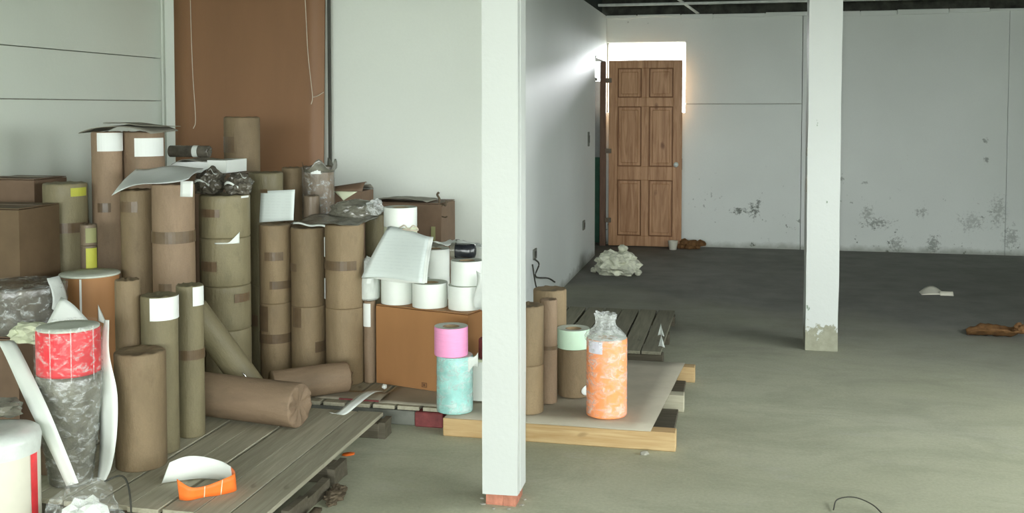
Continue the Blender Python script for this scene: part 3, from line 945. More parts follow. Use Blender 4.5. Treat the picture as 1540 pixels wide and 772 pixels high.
for i, (name, label, group, x, y, z0, z1, r, kind, mat, tapes, labs) in enumerate(ROLLS):
    t = thing(name, label, 'roll', (x, y, z0), group=group)
    h = z1 - z0 - .0012
    if kind in ('kraft', 'filmtop'):
        kraft_body(t, r, h, mat, i + 1)
        for (a, b, a0, a1) in tapes:
            patch('tape', r * 1.012, a, b, a0, a1, 'tape', t)
        if kind == 'filmtop':
            film_shell(t, r * 1.04, h, i, 'thin_film')
            def cf(u, v, r=r, h=h):
                a = -2.2 + u * 3.6
                k = r * (1.03 + .18 * v * (.4 + .6 * abs(math.sin(a * 2.5))))
                return (k * math.cos(a), k * math.sin(a), h - .03 + v * (.045 + .03 * math.sin(a * 5 + 1)))
            sheet('torn_film', cf, 24, 5, 'grey_film', t, .0008)
    else:
        core_roll(t, r, h, mat)
        if kind == 'film':
            film_shell(t, r * 1.025, h, i)
    for (a, b, a0, a1, m) in labs:
        if m == 'round_label':
            rr = r * 1.014 + .0022
            def rd(u, v, a=a, b=b, a0=a0, a1=a1, rr=rr):
                th, q = u * 2 * PI, v
                an = (a0 + a1) / 2 + (a1 - a0) / 2 * q * math.cos(th)
                return (rr * math.cos(an), rr * math.sin(an), (a + b) / 2 + (b - a) / 2 * q * math.sin(th))
            sheet('label', rd, 20, 3, m, t, .0006)['label'] = 'round white sticker'
            continue
        patch('label', r * 1.014, a, b, a0, a1, m, t, .0022 if kind != 'film' else .0005)['label'] = m.replace('_', ' ').replace('film', 'pale')

# clear film gathered above the orange roll
to = [o for o in bpy.data.objects if o.get('label', '').startswith('bright orange')][0]
R0 = .092
def gfn(a, r, z):
    s = .5 + .5 * math.sin(a * 7 + 1.3 * math.sin(a * 2))
    q = noise.noise(Vector((math.cos(a) * 3, math.sin(a) * 3, z * 26)))
    k = min(1.0, max(0.0, (z - .36) / .04))
    return r * (1 - .22 * k * s) + .010 * q * k, z + .012 * q * k
g = lathe('gathered_film', [(R0 * 1.03, .345), (R0 * 1.03, .362), (.085, .376), (.066, .39), (.052, .405), (.046, .425), (.050, .445), (.055, .462)], 'bag_film', to, 48, gfn, cap0=False, cap1=False)
g.location = (-.006, -.004, 0)
# loose film end beside the pink roll
tt = [o for o in bpy.data.objects if o.get('label', '').startswith('teal label')][0]
def ff(u, v):
    return (.06 + .055 * u, -.045 + .03 * u, .235 + .045 * u * (1 - v) - .05 * v * (1 - u * .6) + .01 * math.sin(u * 6 + v * 4))
sheet('loose_film', ff, 8, 6, 'white_film', tt, .0008)
# tab of torn white tape on the fat olive roll
for o in list(bpy.data.objects):
    if o.get('label', '').startswith('fat olive roll with a torn'):
        def tf(u, v):
            a = -PI / 2 - .45 + .95 * u
            rr = .1275 + .004 * v
            return (rr * math.cos(a + .55), rr * math.sin(a + .55), .212 + (.006 if u < .55 else .006 + .05 * (u - .55) / .45 * (1 if v > .4 else .3)) * v)
        sheet('torn_tape', tf, 12, 4, 'white_paper', o, .0008)
# white edge strip between the middle and the wide stack
for o in list(bpy.data.objects):
    if o.get('label', '').startswith('wide kraft roll with a shiny'):
        patch('label_strip', .1005, .045, .15, -PI / 2 - .99, -PI / 2 - .84, 'white_label', o, .004)
        patch('label_strip', .1005, .26, .36, -PI / 2 - .99, -PI / 2 - .84, 'white_label', o, .004)

# ------------------------------------------------------------------ rolls that lie or lean
def axis_roll(name, label, p0, p1, r, mat, seed, group='wrapped paper rolls'):
    p0, p1 = Vector(p0), Vector(p1)
    t = thing(name, label, 'roll', p0, group=group)
    d = p1 - p0
    t.rotation_mode = 'QUATERNION'
    t.rotation_quaternion = d.to_track_quat('Z', 'Y')
    kraft_body(t, r, d.length, mat, seed, 2.6)
    return t, d.length
t, L = axis_roll('kraft_roll', 'kraft roll lying on its side across the slatted platform', (-2.42, 4.235, PZ + .105), (-1.865, 4.165, PZ + .099), .097, 'kraft_warm', 61)
t, L = axis_roll('kraft_roll', 'olive kraft tube leaning diagonally towards the lying roll', (-2.225, 4.475, .135), (-2.475, 4.34, .56), .066, 'kraft_olive', 62)
def gl(u, v):
    a = 2.55 + .10 * v
    return (.0685 * math.cos(a + 3.9), .0685 * math.sin(a + 3.9), .05 + u * .09 + .01 * math.sin(u * 9 + v * 3))
sheet('shiny_tape', gl, 8, 2, 'chrome', t, .0006)  # added bright strip standing in for the highlight on the tube
t, L = axis_roll('kraft_roll', 'short kraft roll lying at an angle before the middle stack', (-2.16, 4.50, PZ + .078), (-1.87, 4.735, PZ + .082), .074, 'kraft_warm', 63)

# ------------------------------------------------------------------ cartons
def carton(label, x, y, z, sx, sy, sz, rz, mat, seed, name='carton', cat='box', group='', flaps=True, tape=True):
    t = thing(name, label, cat, (x, y, z), rz, group)
    worn_box('box_body', sx, sy, sz, mat, t, seed, .0035)
    if flaps:
        for s in (-1, 1):
            o = worn_box('top_flap', sx - .004, sy / 2 - .003, .004, mat, t, seed + s, .001)
            o.location = (0, s * (sy / 4), sz + .003)
    if tape:
        worn_box('tape', sx + .006, .05, .0015, 'tape', t, seed, .0002).location = (0, 0, sz + .0085)
    return t
ct = carton('orange brown carton carrying the white label rolls', -1.474, 5.048, PZ + .0055, .541, .40, .396, math.radians(-15.25), 'carton', 3.1, tape=False)
for (x, z, w, h) in ((.02, .035, .03, .003), (.02, .015, .03, .003), (.008, .025, .003, .022), (.034, .025, .003, .022), (.02, .025, .012, .010)):
    box('printed_mark', x - w / 2, x + w / 2, -.2042, -.2030, z - h / 2, z + h / 2, 'print_dark', ct)
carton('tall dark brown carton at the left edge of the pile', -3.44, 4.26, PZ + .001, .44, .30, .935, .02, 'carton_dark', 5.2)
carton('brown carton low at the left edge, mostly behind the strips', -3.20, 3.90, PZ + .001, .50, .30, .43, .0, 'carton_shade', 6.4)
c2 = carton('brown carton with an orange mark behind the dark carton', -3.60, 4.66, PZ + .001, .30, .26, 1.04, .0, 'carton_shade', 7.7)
box('printed_mark', -.14, -.06, -.1365, -.1345, .965, .99, 'orange_print', c2)
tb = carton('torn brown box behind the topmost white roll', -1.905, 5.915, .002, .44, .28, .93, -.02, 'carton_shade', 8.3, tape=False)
# torn corner with dark plastic sticking up
for i, pts in enumerate(([(.20, -.12, .92), (.205, -.125, .96), (.19, -.12, .985), (.20, -.12, 1.0)], [(.21, -.13, .90), (.225, -.13, .93), (.245, -.135, .925), (.25, -.135, .955)], [(.22, -.13, .86), (.24, -.13, .855), (.255, -.135, .86)])):
    tube('torn_strip', bez(pts, 5), .007 - .0015 * i, 'rag', tb, 6)
box('torn_patch', .16, .185, -.1465, -.1445, .70, .80, 'pale_yellow_label', tb)
def pf_(u, v):
    return (-.22 + .36 * u, -.16 + .24 * v, .945 + .022 * math.sin(u * PI) * (1 - .5 * v) + .005 * noise.noise(Vector((u * 6, v * 6, 1))))
sheet('loose_paper', pf_, 12, 6, 'cardboard_sheet', tb, .0015)
ob = carton('small open grey box with a pale flap beside the torn film roll', -2.175, 5.61, PZ + .001, .19, .19, .93, .0, 'carton_shade', 9.4, flaps=False, tape=False)
for (s, lift, m) in ((-1, .05, 'carton_shade'), (1, .03, 'cardboard_sheet')):
    def fl(u, v, s=s, lift=lift):
        return (-.095 + .19 * u, s * (.095 - .08 * v), .933 + lift * math.sin(v * PI * .6) * (.4 + .6 * u))
    sheet('top_flap', fl, 6, 5, m, ob, .003)
def fl2(u, v):
    return (-.07 + .14 * u * (1 - v) + .06 * v, -.102 - .008 * v, .93 - .05 * v)
sheet('pale_flap', fl2, 6, 4, 'cream_paper', ob, .002)
cs = carton('small carton with a white label by the slanting paper strip', -2.60, 3.47, PZ + .001, .20, .13, .105, .0, 'carton_shade', 4.5, flaps=False, tape=False)
box('label', .03, .062, -.0585, -.057, .03, .10, 'white_label', cs)
wbx = thing('white_box', 'plain white box between the teal roll and the near pillar', 'box', (-1.16, 4.75, PZ + .0085))
worn_box('box_body', .145, .09, .187, 'white_paper', wbx, 2.2, .002)
worn_box('lid_edge', .148, .093, .012, 'cream_paper', wbx, 2.9, .001).location = (0, 0, .188)
rl = thing('dark_red_roll', 'dark red wrapped roll on the white box behind the near pillar', 'roll', (-1.16, 4.755, PZ + .0085 + .2015))
kraft_body(rl, .045, .09, 'red_paint', 71)

# ------------------------------------------------------------------ left foreground: film wrapped rolls and strips
bk = thing('film_wrapped_roll', 'wide dark roll in shiny film at the left edge', 'roll', (-3.05, 3.90, .535))
kraft_body(bk, .185, .195, 'dark_film', 80)
film_shell(bk, .191, .197, 81, 'thin_film', [(.18, .199), (.13, .203), (.05, .200)])
def wf_(u, v):
    a = -.25 + .5 * u
    rr = .196 + .008 * math.sin(v * 5) - .06 * max(0, v - .7)
    return (rr * math.cos(a), rr * math.sin(a), .10 + .13 * v - .07 * u * (1 - v))
sheet('white_film_corner', wf_, 8, 8, 'white_film', bk, .001)
# brown roll with a white top and a torn corner
bo = thing('brown_roll', 'reddish brown roll with a pale top behind the red and silver roll', 'roll', (-2.95, 4.25, PZ + .001))
H = .63
lathe('wrapper', [(.128, 0), (.130, .004)] + [(.130, .004 + .62 * k / 8) for k in range(1, 9)] + [(.128, H - .003)], 'carton', bo, 40, cap1=False)
lathe('pale_top', [(.134, H - .003), (.135, H + .003), (.132, H + .006), (.06, H + .007), (.01, H + .006)], 'roll_end', bo, 40)
patch('edge_line', .1305, .30, H - .006, -1.31, -1.24, 'white_label', bo)
def tc_(u, v):
    a = -.72 + .24 * u
    rr = .1335 + .02 * (1 - v) * u
    return (rr * math.cos(a), rr * math.sin(a), H - .20 + .075 * v * (1 - u * .75) - .02 * u)
sheet('torn_corner', tc_, 5, 5, 'white_paper', bo, .0008)
# red and silver roll in film
rs = thing('red_silver_roll', 'red roll on a silver film wrapped roll, tapering to its foot', 'roll', (-2.435, 3.37, PZ + .001))
def cn(a, r, z):
    q = noise.noise(Vector((math.cos(a) * 3, math.sin(a) * 3, z * 14)))
    return r * (1 + .025 * q), z
lathe('silver_wrap', [(.070, 0), (.076, .006), (.090, .12), (.106, .25), (.116, .34), (.118, .405), (.112, .418)], 'grey_film', rs, 48, cn)
lathe('red_paper', [(.112, .4185), (.1125, .43), (.1125, .575), (.110, .583)], 'red_paper', rs, 44, cap0=True, cap1=True)
lathe('pale_end', [(.1105, .5835), (.1105, .590), (.06, .5915), (.02, .588)], 'roll_end', rs, 44)
patch('label', .1128, .455, .572, -1.95, -1.0, 'red_bright', rs, .001)
def tap(a, r, z):
    q = noise.noise(Vector((math.cos(a) * 4, math.sin(a) * 4, z * 30)))
    return r + .003 * q, z
lathe('plastic_film', [(.078, .002), (.094, .12), (.110, .25), (.119, .34), (.1215, .40), (.1195, .45), (.1195, .58), (.112, .60)], 'thin_film', rs, 56, tap, cap0=False, cap1=False)
for a in (-.55, .05, .75):
    patch('film_fold', .1205, .40, .6, -.945 + a, -.945 + a + .03, 'bag_film', rs, .001)
# sheet of white paper between the two
def wp_(u, v):
    return (-2.63 + .16 * u, 3.60 - .10 * v, .74 - .11 * u - .10 * v * (1 - .8 * u) + .01 * math.sin(u * 5))
tag(sheet('paper_piece', wp_, 8, 6, 'white_paper', None, .001), 'slanting piece of white paper behind the red roll', 'paper')
# two long paper strips
tag(ribbon('paper_strip', [(-2.876, 3.500, 0.566), (-2.769, 3.420, 0.576), (-2.493, 3.215, 0.416), (-2.371, 3.170, 0.274), (-2.281, 3.130, 0.171)],
           [(-2.791, 3.500, 0.581), (-2.690, 3.420, 0.580), (-2.411, 3.200, 0.442), (-2.307, 3.160, 0.294), (-2.226, 3.120, 0.191)], 'white_paper'),
    'long straight strip of white paper slanting down at the left', 'paper', 'loose paper strips')
tag(ribbon('paper_strip', [(-2.37, 3.50, .68), (-2.375, 3.47, .56), (-2.375, 3.45, .42), (-2.352, 3.43, .28), (-2.35, 3.42, .16), (-2.352, 3.41, .094)],
           [(-2.350, 3.50, .68), (-2.325, 3.46, .56), (-2.275, 3.43, .42), (-2.25, 3.385, .28), (-2.27, 3.38, .16), (-2.305, 3.39, .094)], 'white_paper'),
    'twisted strip of white paper hanging beside the red and silver roll', 'paper', 'loose paper strips')
# white wrapped roll with a red stripe, lower left corner
wr0 = thing('white_wrapped_roll', 'cream roll with a red stripe in the bottom left corner', 'roll', (-2.50, 3.035, .001))
lathe('wrapper', [(.150, 0), (.153, .01), (.153, .30), (.150, .362), (.145, .37)], 'cream_wrap', wr0, 44, cap0=True, cap1=True)
patch('red_stripe', .1535, .02, .325, -.02, .22, 'red_paper', wr0)
lathe('film_top', [(.155, .31), (.157, .355), (.15, .378), (.10, .39), (.03, .383)], 'white_film', wr0, 44, cn, cap0=False)
# clear bag with white paper inside
bg_ = thing('plastic_bag', 'crumpled clear bag with white paper inside at the bottom edge', 'bag', (-2.13, 3.03, .001))
blob('paper_wad', .09, .075, .10, 'white_paper', bg_, 4.4, .45, sub=3, flat=.7)
blob('bag_skin', .13, .10, .135, 'thin_film', bg_, 8.1, .35, 2.0, 3, .75, smooth=False)
tube('tie_wire', bez([(.0, .1, .20), (.06, .11, .22), (.12, .06, .19), (.16, .0, .10), (.15, -.06, .03)], 6), .0035, 'wire_dark', bg_)
gb = thing('plastic_bag', 'flattened grey film bundle on the striped cream roll', 'bag', (-2.60, 3.16, .392))
blob('bag_skin', .12, .07, .035, 'grey_film', gb, 5.5, .35, 2.4, 3, .8)
fb = thing('film_bundle', 'bunched cream plastic under the dark film wrapped roll', 'bag', (-2.86, 3.73, .52))
blob('bag_skin', .10, .07, .045, 'cream_paper', fb, 6.6, .35, 2.6, 3, .8)

# ------------------------------------------------------------------ things lying on top of the pile
def curl(u, v):
    x = -3.285 + .41 * u
    return (x, 4.66 + .26 * v, 1.386 + .016 * math.sin(u * PI) - .018 * (abs(u - .5) * 2) ** 4 + .01 * v)
tag(sheet('cardboard_sheet', curl, 16, 6, 'cardboard_sheet', None, .003), 'curled grey cardboard sheet capping the two tallest left rolls', 'cardboard')
def curl2(u, v):
    x = -3.17 + .31 * u
    return (x, 4.70 + .22 * v, 1.420 - .018 * u ** 2 + .004 * math.sin(u * 7) - .004 * v)
tag(sheet('cardboard_sheet', curl2, 14, 6, 'cardboard_sheet', None, .003), 'smaller dark cardboard sheet lying on the curled one', 'cardboard')
C00, C10, C01, C11 = Vector((-2.862, 4.30, 1.085)), Vector((-2.47, 4.31, 1.163)), Vector((-3.00, 4.72, 1.19)), Vector((-2.62, 4.72, 1.20))
def dr_(u, v):
    p = C00.lerp(C10, u).lerp(C01.lerp(C11, u), v)
    p.z += .028 * math.sin(min(1, u * 1.1) * PI) * (1 - v) * .8 + .008 * math.sin(u * 7 + v * 4)
    p.z = max(p.z, 1.1435 if (u > .45) else p.z)
    return p
ws = sheet('paper_sheet', dr_, 20, 12, 'pale_paper', None, .001)
tag(ws, 'large white paper sheet draped over two kraft rolls, one corner hanging', 'paper')
def lf(u, v):
    return (-2.506 + .064 * u, 4.302 - .006 * v, 1.158 - .072 * v)
sheet('label_flap', lf, 4, 4, 'white_label', ws, .0008)
# crumpled dark bags on the fat olive roll
for (x, y, sx, sz, sd, lab) in ((-2.578, 4.70, .068, .066, 1.7, 'crumpled dark film ball on the fat olive roll, nearer the white sheet'),
                                (-2.428, 4.715, .062, .056, 6.3, 'crumpled dark film ball with a white edge on the fat olive roll')):
    t = thing('film_ball', lab, 'bag', (x, y, 1.0675), group='crumpled film on the olive stack')
    blob('bag_skin', sx, .075, sz, 'dark_film', t, sd, .4, 2.4, 4, .8, .14)
    def ed(u, v, sx=sx, sz=sz):
        return (-sx * .6 + sx * 1.2 * u, -.078 - .006 * math.sin(u * 6), sz * 1.0 + .012 * math.sin(u * 5) - .012 * v)
    sheet('white_edge', ed, 8, 2, 'white_film', t, .001)
    def ed2(u, v, sx=sx, sz=sz):
        return (sx * .3 + .035 * u, -.05 + .03 * v, sz * 1.75 + .012 * math.sin(u * 5 + v * 2) - .02 * u * v)
    sheet('white_scrap', ed2, 6, 4, 'white_film', t, .001)
# stack of paper and a small dark roll on a carton behind
carton('brown carton behind the fat olive roll, under the paper stack', -2.80, 5.16, PZ + .001, .40, .30, 1.045, .0, 'carton_shade', 12.2, tape=False)
ps = thing('paper_stack', 'flat stack of white paper with a bright end near the highest roll', 'paper', (-2.84, 5.17, 1.146), -.02)
worn_box('paper_pile', .31, .22, .058, 'pale_paper', ps, 3.9, .006)
o = worn_box('top_sheets', .11, .225, .068, 'white_paper', ps, 5.9, .003); o.location = (.115, -.002, .0005)
def tp_(u, v):
    return (-.16 + .23 * u, -.115 + .22 * v, .0645 + .006 * math.sin(u * 5) + .004 * v - .022 * max(0, .25 - u) * 4)
sheet('loose_sheet', tp_, 10, 6, 'cardboard_sheet', ps, .0015)
dk = thing('film_wrapped_roll', 'small dark film wrapped roll lying behind the labelled pair', 'roll', (-3.06, 5.15, 1.257))
dk.rotation_euler = (0, PI / 2, .05)
kraft_body(dk, .032, .23, 'dark_film', 93)
lathe('white_band', [(.0335, .14), (.0335, .17)], 'white_film', dk, 24, cap0=False, cap1=False)

# clear film caught round the fat olive stack and scraps behind the slim belted roll
fk = thing('film_scrap', 'crumpled clear film on the platform behind the slim belted roll', 'plastic film', (-2.40, 4.40, PZ + .001))
blob('film', .06, .05, .05, 'thin_film', fk, 4.1, .45, 2.4, 4, .7, .2)
blob('fold', .035, .03, .03, 'white_film', fk, 9.2, .5, 2.4, 3, .7, .25).location = (-.03, -.015, 0)
# printed sheet taped to the tall kraft roll
ap = thing('paper_sheet', 'printed sheet of paper taped upright to a tall kraft roll', 'paper', (0, 0, 0))
a, b, c, d = Vector((-2.438, 4.985, 1.06)), Vector((-2.247, 4.985, 1.071)), Vector((-2.440, 4.965, .897)), Vector((-2.250, 4.97, .912))
def a4(u, v):
    p = a.lerp(b, u).lerp(c.lerp(d, u), v); p.y += .008 * math.sin(u * PI) * v - .004
    return p
sheet('page', a4, 8, 8, 'printed_paper', ap, .0008)
o = box('tape', -.02, .02, 0, .001, 0, .02, 'tape', ap); o.location = (-2.42, 4.977, 1.05)

# clear film sheet over the middle stacks
def fs_(u, v):
    x = -2.21 + .36 * u + .02 * v
    y = 4.84 + .26 * v
    z = .912 + .010 * noise.noise(Vector((u * 4, v * 4, 7))) + .022 * v * (1 - u * .3) - .03 * max(0, .18 - v) * (1 + math.sin(u * 8))
    return (x, y, max(z, .9085))
t = thing('film_sheet', 'sheet of clear film spread over the two middle stacks', 'plastic film')
sheet('film', fs_, 22, 14, 'grey_film', t, .001)
def fe(u, v):
    return (-2.19 + .17 * u, 4.835 - .004 * v, .916 - .012 * u - .008 * v + .004 * math.sin(u * 9))
sheet('rolled_edge', fe, 12, 2, 'white_film', t, .002)
# plastic bag behind them
hb = thing('plastic_bag', 'grey plastic packet behind the wide belted stack', 'bag', (-1.985, 5.14, .905))
o = blob('bag_skin', .145, .075, .06, 'grey_film', hb, 3.3, .22, 1.8, 4, .7, .10)
blob('bag_neck', .045, .05, .045, 'bag_film', hb, 7.9, .5, 2.5, 3, .8, .2).location = (.13, -.03, .03)

# ------------------------------------------------------------------ on the carton
CT = .5
pbn = thing('paper_bundle', 'tied bundle of printed white paper leaning over the white rolls', 'paper', (0, 0, 0))
A, B, C_, D_ = Vector((-1.765, 5.055, .880)), Vector((-1.530, 5.02, .842)), Vector((-1.845, 4.885, .640)), Vector((-1.505, 4.83, .640))
for k in range(3):
    def bf(u, v, k=k):
        p = A.lerp(B, u).lerp(C_.lerp(D_, u), v)
        p += Vector((.006 * k, .011 * k, -.004 * k))
        p.y += -.02 * math.sin(v * PI * .9) + .01 * math.sin(u * 5 + k)
        p.z += .006 * math.sin(u * 4 + k)
        return p
    sheet('page', bf, 12, 10, 'printed_paper' if k == 0 else 'white_paper', pbn, .003)
def under(u, v):
    p = C_.lerp(D_, u); p.y += .012 + .09 * v; p.z += -.004 + .012 * math.sin(u * PI) + .01 * v
    return p
sheet('film_underside', under, 10, 4, 'pale_green_film', pbn, .0012)
tube('string', bez([(-1.70, 5.05, .878), (-1.67, 5.035, .892), (-1.645, 5.03, .873), (-1.62, 5.03, .893), (-1.595, 5.035, .870), (-1.64, 5.028, .868), (-1.68, 5.03, .873)], 6), .0035, 'string', pbn)
# crinkled white bags left of the rolls
xb = thing('white_bag', 'crinkled white packet on the slim labelled tube', 'bag', (-1.845, 4.985, .512))
def xn(a, r, z):
    q = noise.noise(Vector((math.cos(a) * 5, math.sin(a) * 5, z * 40)))
    return r * (1 + .05 * q), z
lathe('packet', [(.045, 0), (.055, .01), (.057, .05), (.057, .09), (.053, .115), (.04, .122)], 'white_film', xb, 40, xn, smooth=False)
blob('torn_top', .05, .035, .055, 'white_film', xb, 3.7, .5, 2.4, 3, .8, .2).location = (0, .01, .115)
# black taped roll and loose papers
lp = thing('loose_papers', 'loose scraps of paper and film under the black roll', 'paper', (-1.47, 5.12, .7665))
for i, (x, y, rz, m) in enumerate(((-.02, 0, .3, 'cardboard_sheet'), (.06, .03, -.5, 'grey_film'), (.13, -.02, .1, 'white_film'), (.02, -.04, 1.1, 'white_paper'))):
    def lf2(u, v, i=i):
        return (-.07 + .14 * u, -.05 + .10 * v, .010 * math.sin(u * 3 + i) + .008 * v + .012 * noise.noise(Vector((u * 5, v * 5, i * 3))))
    o = sheet('scrap', lf2, 8, 6, m, lp, .001)
    o.location = (x, y, .010 + .009 * i); o.rotation_euler = (0, 0, rz)
bl = thing('black_roll', 'small black shiny roll lying on the papers over the white rolls', 'roll', (-1.40, 4.97, .778))
bl.rotation_euler = (0, PI / 2, .08)
def bn(a, r, z):
    q = noise.noise(Vector((math.cos(a) * 2, math.sin(a) * 2, z * 22)))
    return r * (1 + .07 * q), z
lathe('wrap', [(.020, 0), (.034, .006), (.038, .03), (.038, .09), (.033, .118), (.018, .124)], 'black_wrap', bl, 32, bn)
lathe('grey_end', [(.0395, .0), (.0405, .012), (.041, .022)], 'grey_film', bl, 32, bn, cap0=False, cap1=False)
# film hanging at the carton corner
hf = thing('film_scrap', 'wisp of clear film hanging at the carton corner by the near pillar', 'plastic film', (0, 0, 0))
def hfn(u, v):
    return (-1.245 + .06 * u + .01 * math.sin(v * 6), 4.86 - .02 * math.sin(u * 4 + v * 3), .70 - .19 * v - .02 * u)
sheet('film', hfn, 8, 12, 'white_film', hf, .001)

# ------------------------------------------------------------------ loose bits on platforms and floor
# label strip curled into a loop: white inside, orange outside
ll = thing('label_strip', 'curled strip of orange labels with a white back on the front platform', 'label strip', (0, 0, 0))
pathA = [(-2.089, 3.420, 0.093), (-2.033, 3.460, 0.093), (-1.971, 3.495, 0.093), (-1.890, 3.498, 0.093), (-1.826, 3.470, 0.093), (-1.782, 3.411, 0.093), (-1.819, 3.356, 0.093), (-1.861, 3.328, 0.093), (-1.899, 3.287, 0.093), (-1.937, 3.285, 0.093)]
top = [(-2.055, 3.420, 0.174), (-2.012, 3.460, 0.186), (-1.964, 3.495, 0.178), (-1.889, 3.498, 0.165), (-1.833, 3.470, 0.158), (-1.787, 3.411, 0.157), (-1.811, 3.356, 0.150), (-1.858, 3.328, 0.135), (-1.893, 3.287, 0.142), (-1.946, 3.285, 0.168)]
n_all = len(pathA)
ribbon('white_back', pathA[:5], top[:5], 'white_paper', ll, .0008)
oA = [Vector(p) for p in pathA[4:]]; oB = [Vector(p) for p in top[4:]]
ribbon('orange_face', oA, oB, 'label_orange', ll, .0008)
AA, BB = bez(oA, 8), bez(oB, 8)
for k in (6, 15, 24):
    def gfn2(u, v, k=k):
        p = AA[k].lerp(AA[k + 1], u * .45); q = BB[k].lerp(BB[k + 1], u * .45)
        r_ = p.lerp(q, .02 + .96 * v); r_.y -= .002
        return r_
    sheet('label_gap', gfn2, 1, 4, 'cream_paper', ll, .0008)
# white strip on the edge of the platform
tag(ribbon('paper_strip', [(-1.83, 4.40, .094), (-1.79, 4.39, .096), (-1.755, 4.47, .125), (-1.74, 4.60, .135), (-1.72, 4.68, .125)],
           [(-1.775, 4.375, .094), (-1.735, 4.38, .096), (-1.70, 4.46, .125), (-1.685, 4.60, .135), (-1.665, 4.68, .125)], 'white_paper'),
    'short wavy strip of white paper by the end of the lying roll', 'paper', 'loose paper strips')
tag(blob('paper_ball', .014, .012, .012, 'white_paper', None, 2.2, .3, sub=2), 'tiny white paper ball in front of the orange brown carton', 'paper').location = (-1.70, 4.80, .1005)
def fc(u, v):
    return (-1.99 + .33 * u, 4.61 + .15 * v, .0955 + .006 * u * math.sin(v * 3))
tag(sheet('cardboard_sheet', fc, 8, 4, 'floor_sheet', None, .003), 'flat piece of cardboard with a red edge before the wide stack', 'cardboard')
re_ = box('red_edge', 0, .20, 0, .006, 0, .007, 'red_paint', [o for o in bpy.data.objects if o.get('label', '').startswith('flat piece of card')][0])
re_.location = (-1.86, 4.601, .0945)
def fs2(u, v):
    return (-1.66 + .36 * u, 4.60 + .42 * v * (1 - .25 * u), .0925 + .002 * noise.noise(Vector((u * 3, v * 3, 0))))
tag(sheet('cardboard_sheet', fs2, 8, 8, 'floor_sheet', None, .0015), 'thin brown sheet under the front of the orange brown carton', 'cardboard')
# orange label on the floor
tag(lathe('orange_label', [(.026, .0), (.0265, .0015), (.025, .003)], 'label_orange', None, 8, lambda a, r, z: (r * (1 + .15 * math.sin(a * 2)), z)), 'small orange label lying on the bare concrete', 'label').location = (-1.627, 4.128, .001)
# bits under the open side of the platform
rg = thing('rag', 'brown scrap of bark and rag at the platform edge', 'debris', (-1.49, 3.63, 0))
for i, (x, y, s) in enumerate(((0, 0, .035), (-.01, .07, .03), (.01, -.05, .02))):
    blob('scrap', s, s * 1.3, s * .55, 'rag', rg, i * 2.7, .5, 2.4, 3, .7, .2).location = (x, y, 0)
bf_ = thing('bark', 'pointed piece of dark bark near the bottom edge of the platform', 'debris', (-1.46, 3.36, 0))
def bk_(u, v):
    return (-.05 + .10 * u * (1 - .7 * v), -.12 + .25 * v, .015 + .05 * math.sin(u * PI) * (1 - v) + .01 * v)
sheet('bark_piece', bk_, 8, 8, 'rag', bf_, .01)
# foam lump, cup, plant litter near the door
fm = thing('foam_lump', 'rough lump of pale foam on the floor before the door', 'foam', (-1.06, 9.22, 0))
blob('lump', .205, .16, .118, 'foam', fm, 3.9, .35, 2.6, 4, .75, .18)
for i, (x, y, s) in enumerate(((.20, -.02, .035), (-.21, .05, .03), (.05, .06, .045))):
    blob('fragment', s, s, s * .8, 'foam', fm, i * 1.9, .4, sub=2).location = (x, y, .0 if i < 2 else .19)
cp = thing('paper_cup', 'small pale cup on the floor at the door corner', 'cup', (-.66, 10.98, 0))
lathe('cup', [(.036, 0), (.04, .002), (.052, .09), (.054, .095), (.05, .092), (.036, .008)], 'cream_wrap', cp, 28, cap1=True)
br = thing('litter_pile', 'small heap of dark rubbish between the cup and the wall', 'debris', (-.52, 11.08, 0))
for i in range(6):
    blob('scrap', .05 + .015 * (i % 2), .04, .04, 'leaf_litter', br, i * 3.3, .5, 2.4, 2, .6, .2).location = (-.06 + .04 * i, .02 * math.sin(i * 2), .0 + .035 * (i % 2))
sc_ = thing('paper_scrap', 'folded scrap of white paper on the dark floor', 'paper', (1.56, 8.76, 0))
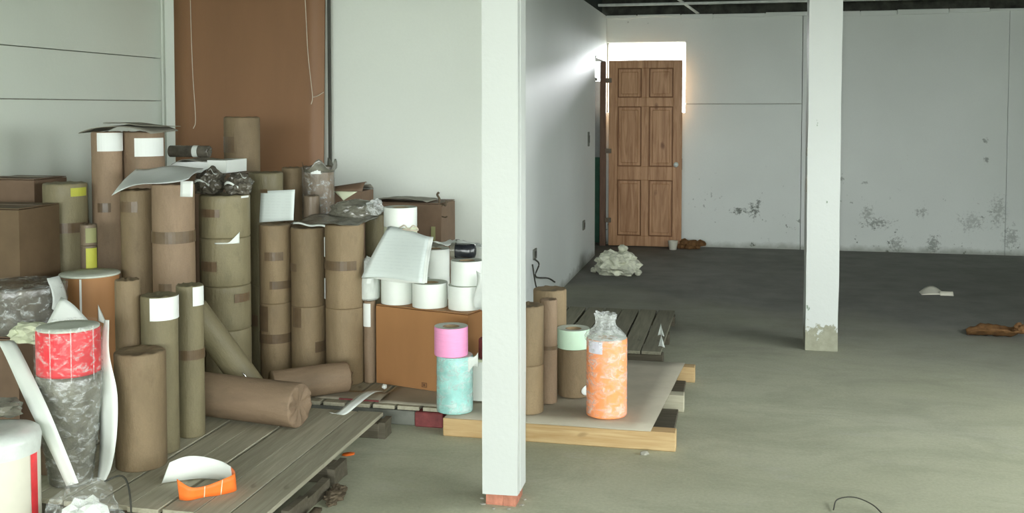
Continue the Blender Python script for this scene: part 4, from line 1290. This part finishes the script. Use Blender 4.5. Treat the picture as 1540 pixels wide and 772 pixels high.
def s1(u, v):
    return (-.11 + .17 * u, -.06 + .13 * v, .004 + .05 * abs(math.sin(u * 3.0)) * v + .008 * u)
sheet('fold', s1, 8, 5, 'cream_wrap', sc_, .0015)
def s2(u, v):
    return (.03 + .10 * u, -.06 + .05 * v, .004 + .028 * math.sin(v * 2.2))
sheet('fold', s2, 5, 5, 'cream_wrap', sc_, .0015)
lv = thing('dead_leaf', 'curled dry brown leaf on the floor at the right edge', 'leaf', (1.66, 7.22, 0))
def lv1(u, v):
    w = math.sin(min(1, .08 + u * .95) * PI) ** .6
    return (-.17 + .36 * u, (-.09 + .18 * v) * w, .006 + .06 * (2 * abs(v - .5)) ** 1.5 * w + .05 * max(0, u - .75) * 4 + .012 * noise.noise(Vector((u * 9, v * 6, 2))))
sheet('blade', lv1, 22, 8, 'leaf_litter', lv, .003)
tube('stalk', bez([(.14, 0, .03), (.175, .0, .07), (.18, .01, .125)], 5), .004, 'leaf_litter', lv)
blob('tip_fragment', .045, .04, .035, 'leaf_litter', lv, 2.2, .5, 2.4, 3, .6, .2).location = (.15, -.01, .03)
tag(tube('wire', bez([(.36, 3.92, .006), (.38, 3.99, .02), (.44, 4.0, .03), (.50, 3.97, .02), (.535, 3.91, .006)], 6), .0025, 'wire_dark'), 'thin loop of dark wire on the floor at the bottom edge', 'wire')
random.seed(21)
for i, (x, y, m, lab) in enumerate(((-.45, 6.35, 'white_film', 'shred of white film at the bare platform end, nearer the wall'), (-.425, 6.05, 'white_film', 'shred of white film on the bare platform corner'),
                               (-.38, 4.40, 'mortar', 'pale crumb by the end of the pine bearer'))):
    t = thing('film_shred' if i < 2 else 'crumb', lab, 'scrap', (x, y, PZ + .002 if i < 2 else 0))
    if i < 2:
        def shred(u, v, i=i):
            return (-.02 + .04 * u * (1 - v) + .018 * v, .006 * math.sin(u * 5 + i), .07 * v + .004 * math.sin(u * 4))
        sheet('piece', shred, 5, 6, m, t, .001)
    else:
        blob('piece', .02, .012, .01, m, t, i * 5.1, .5, 2.2, 2, .6, .25)
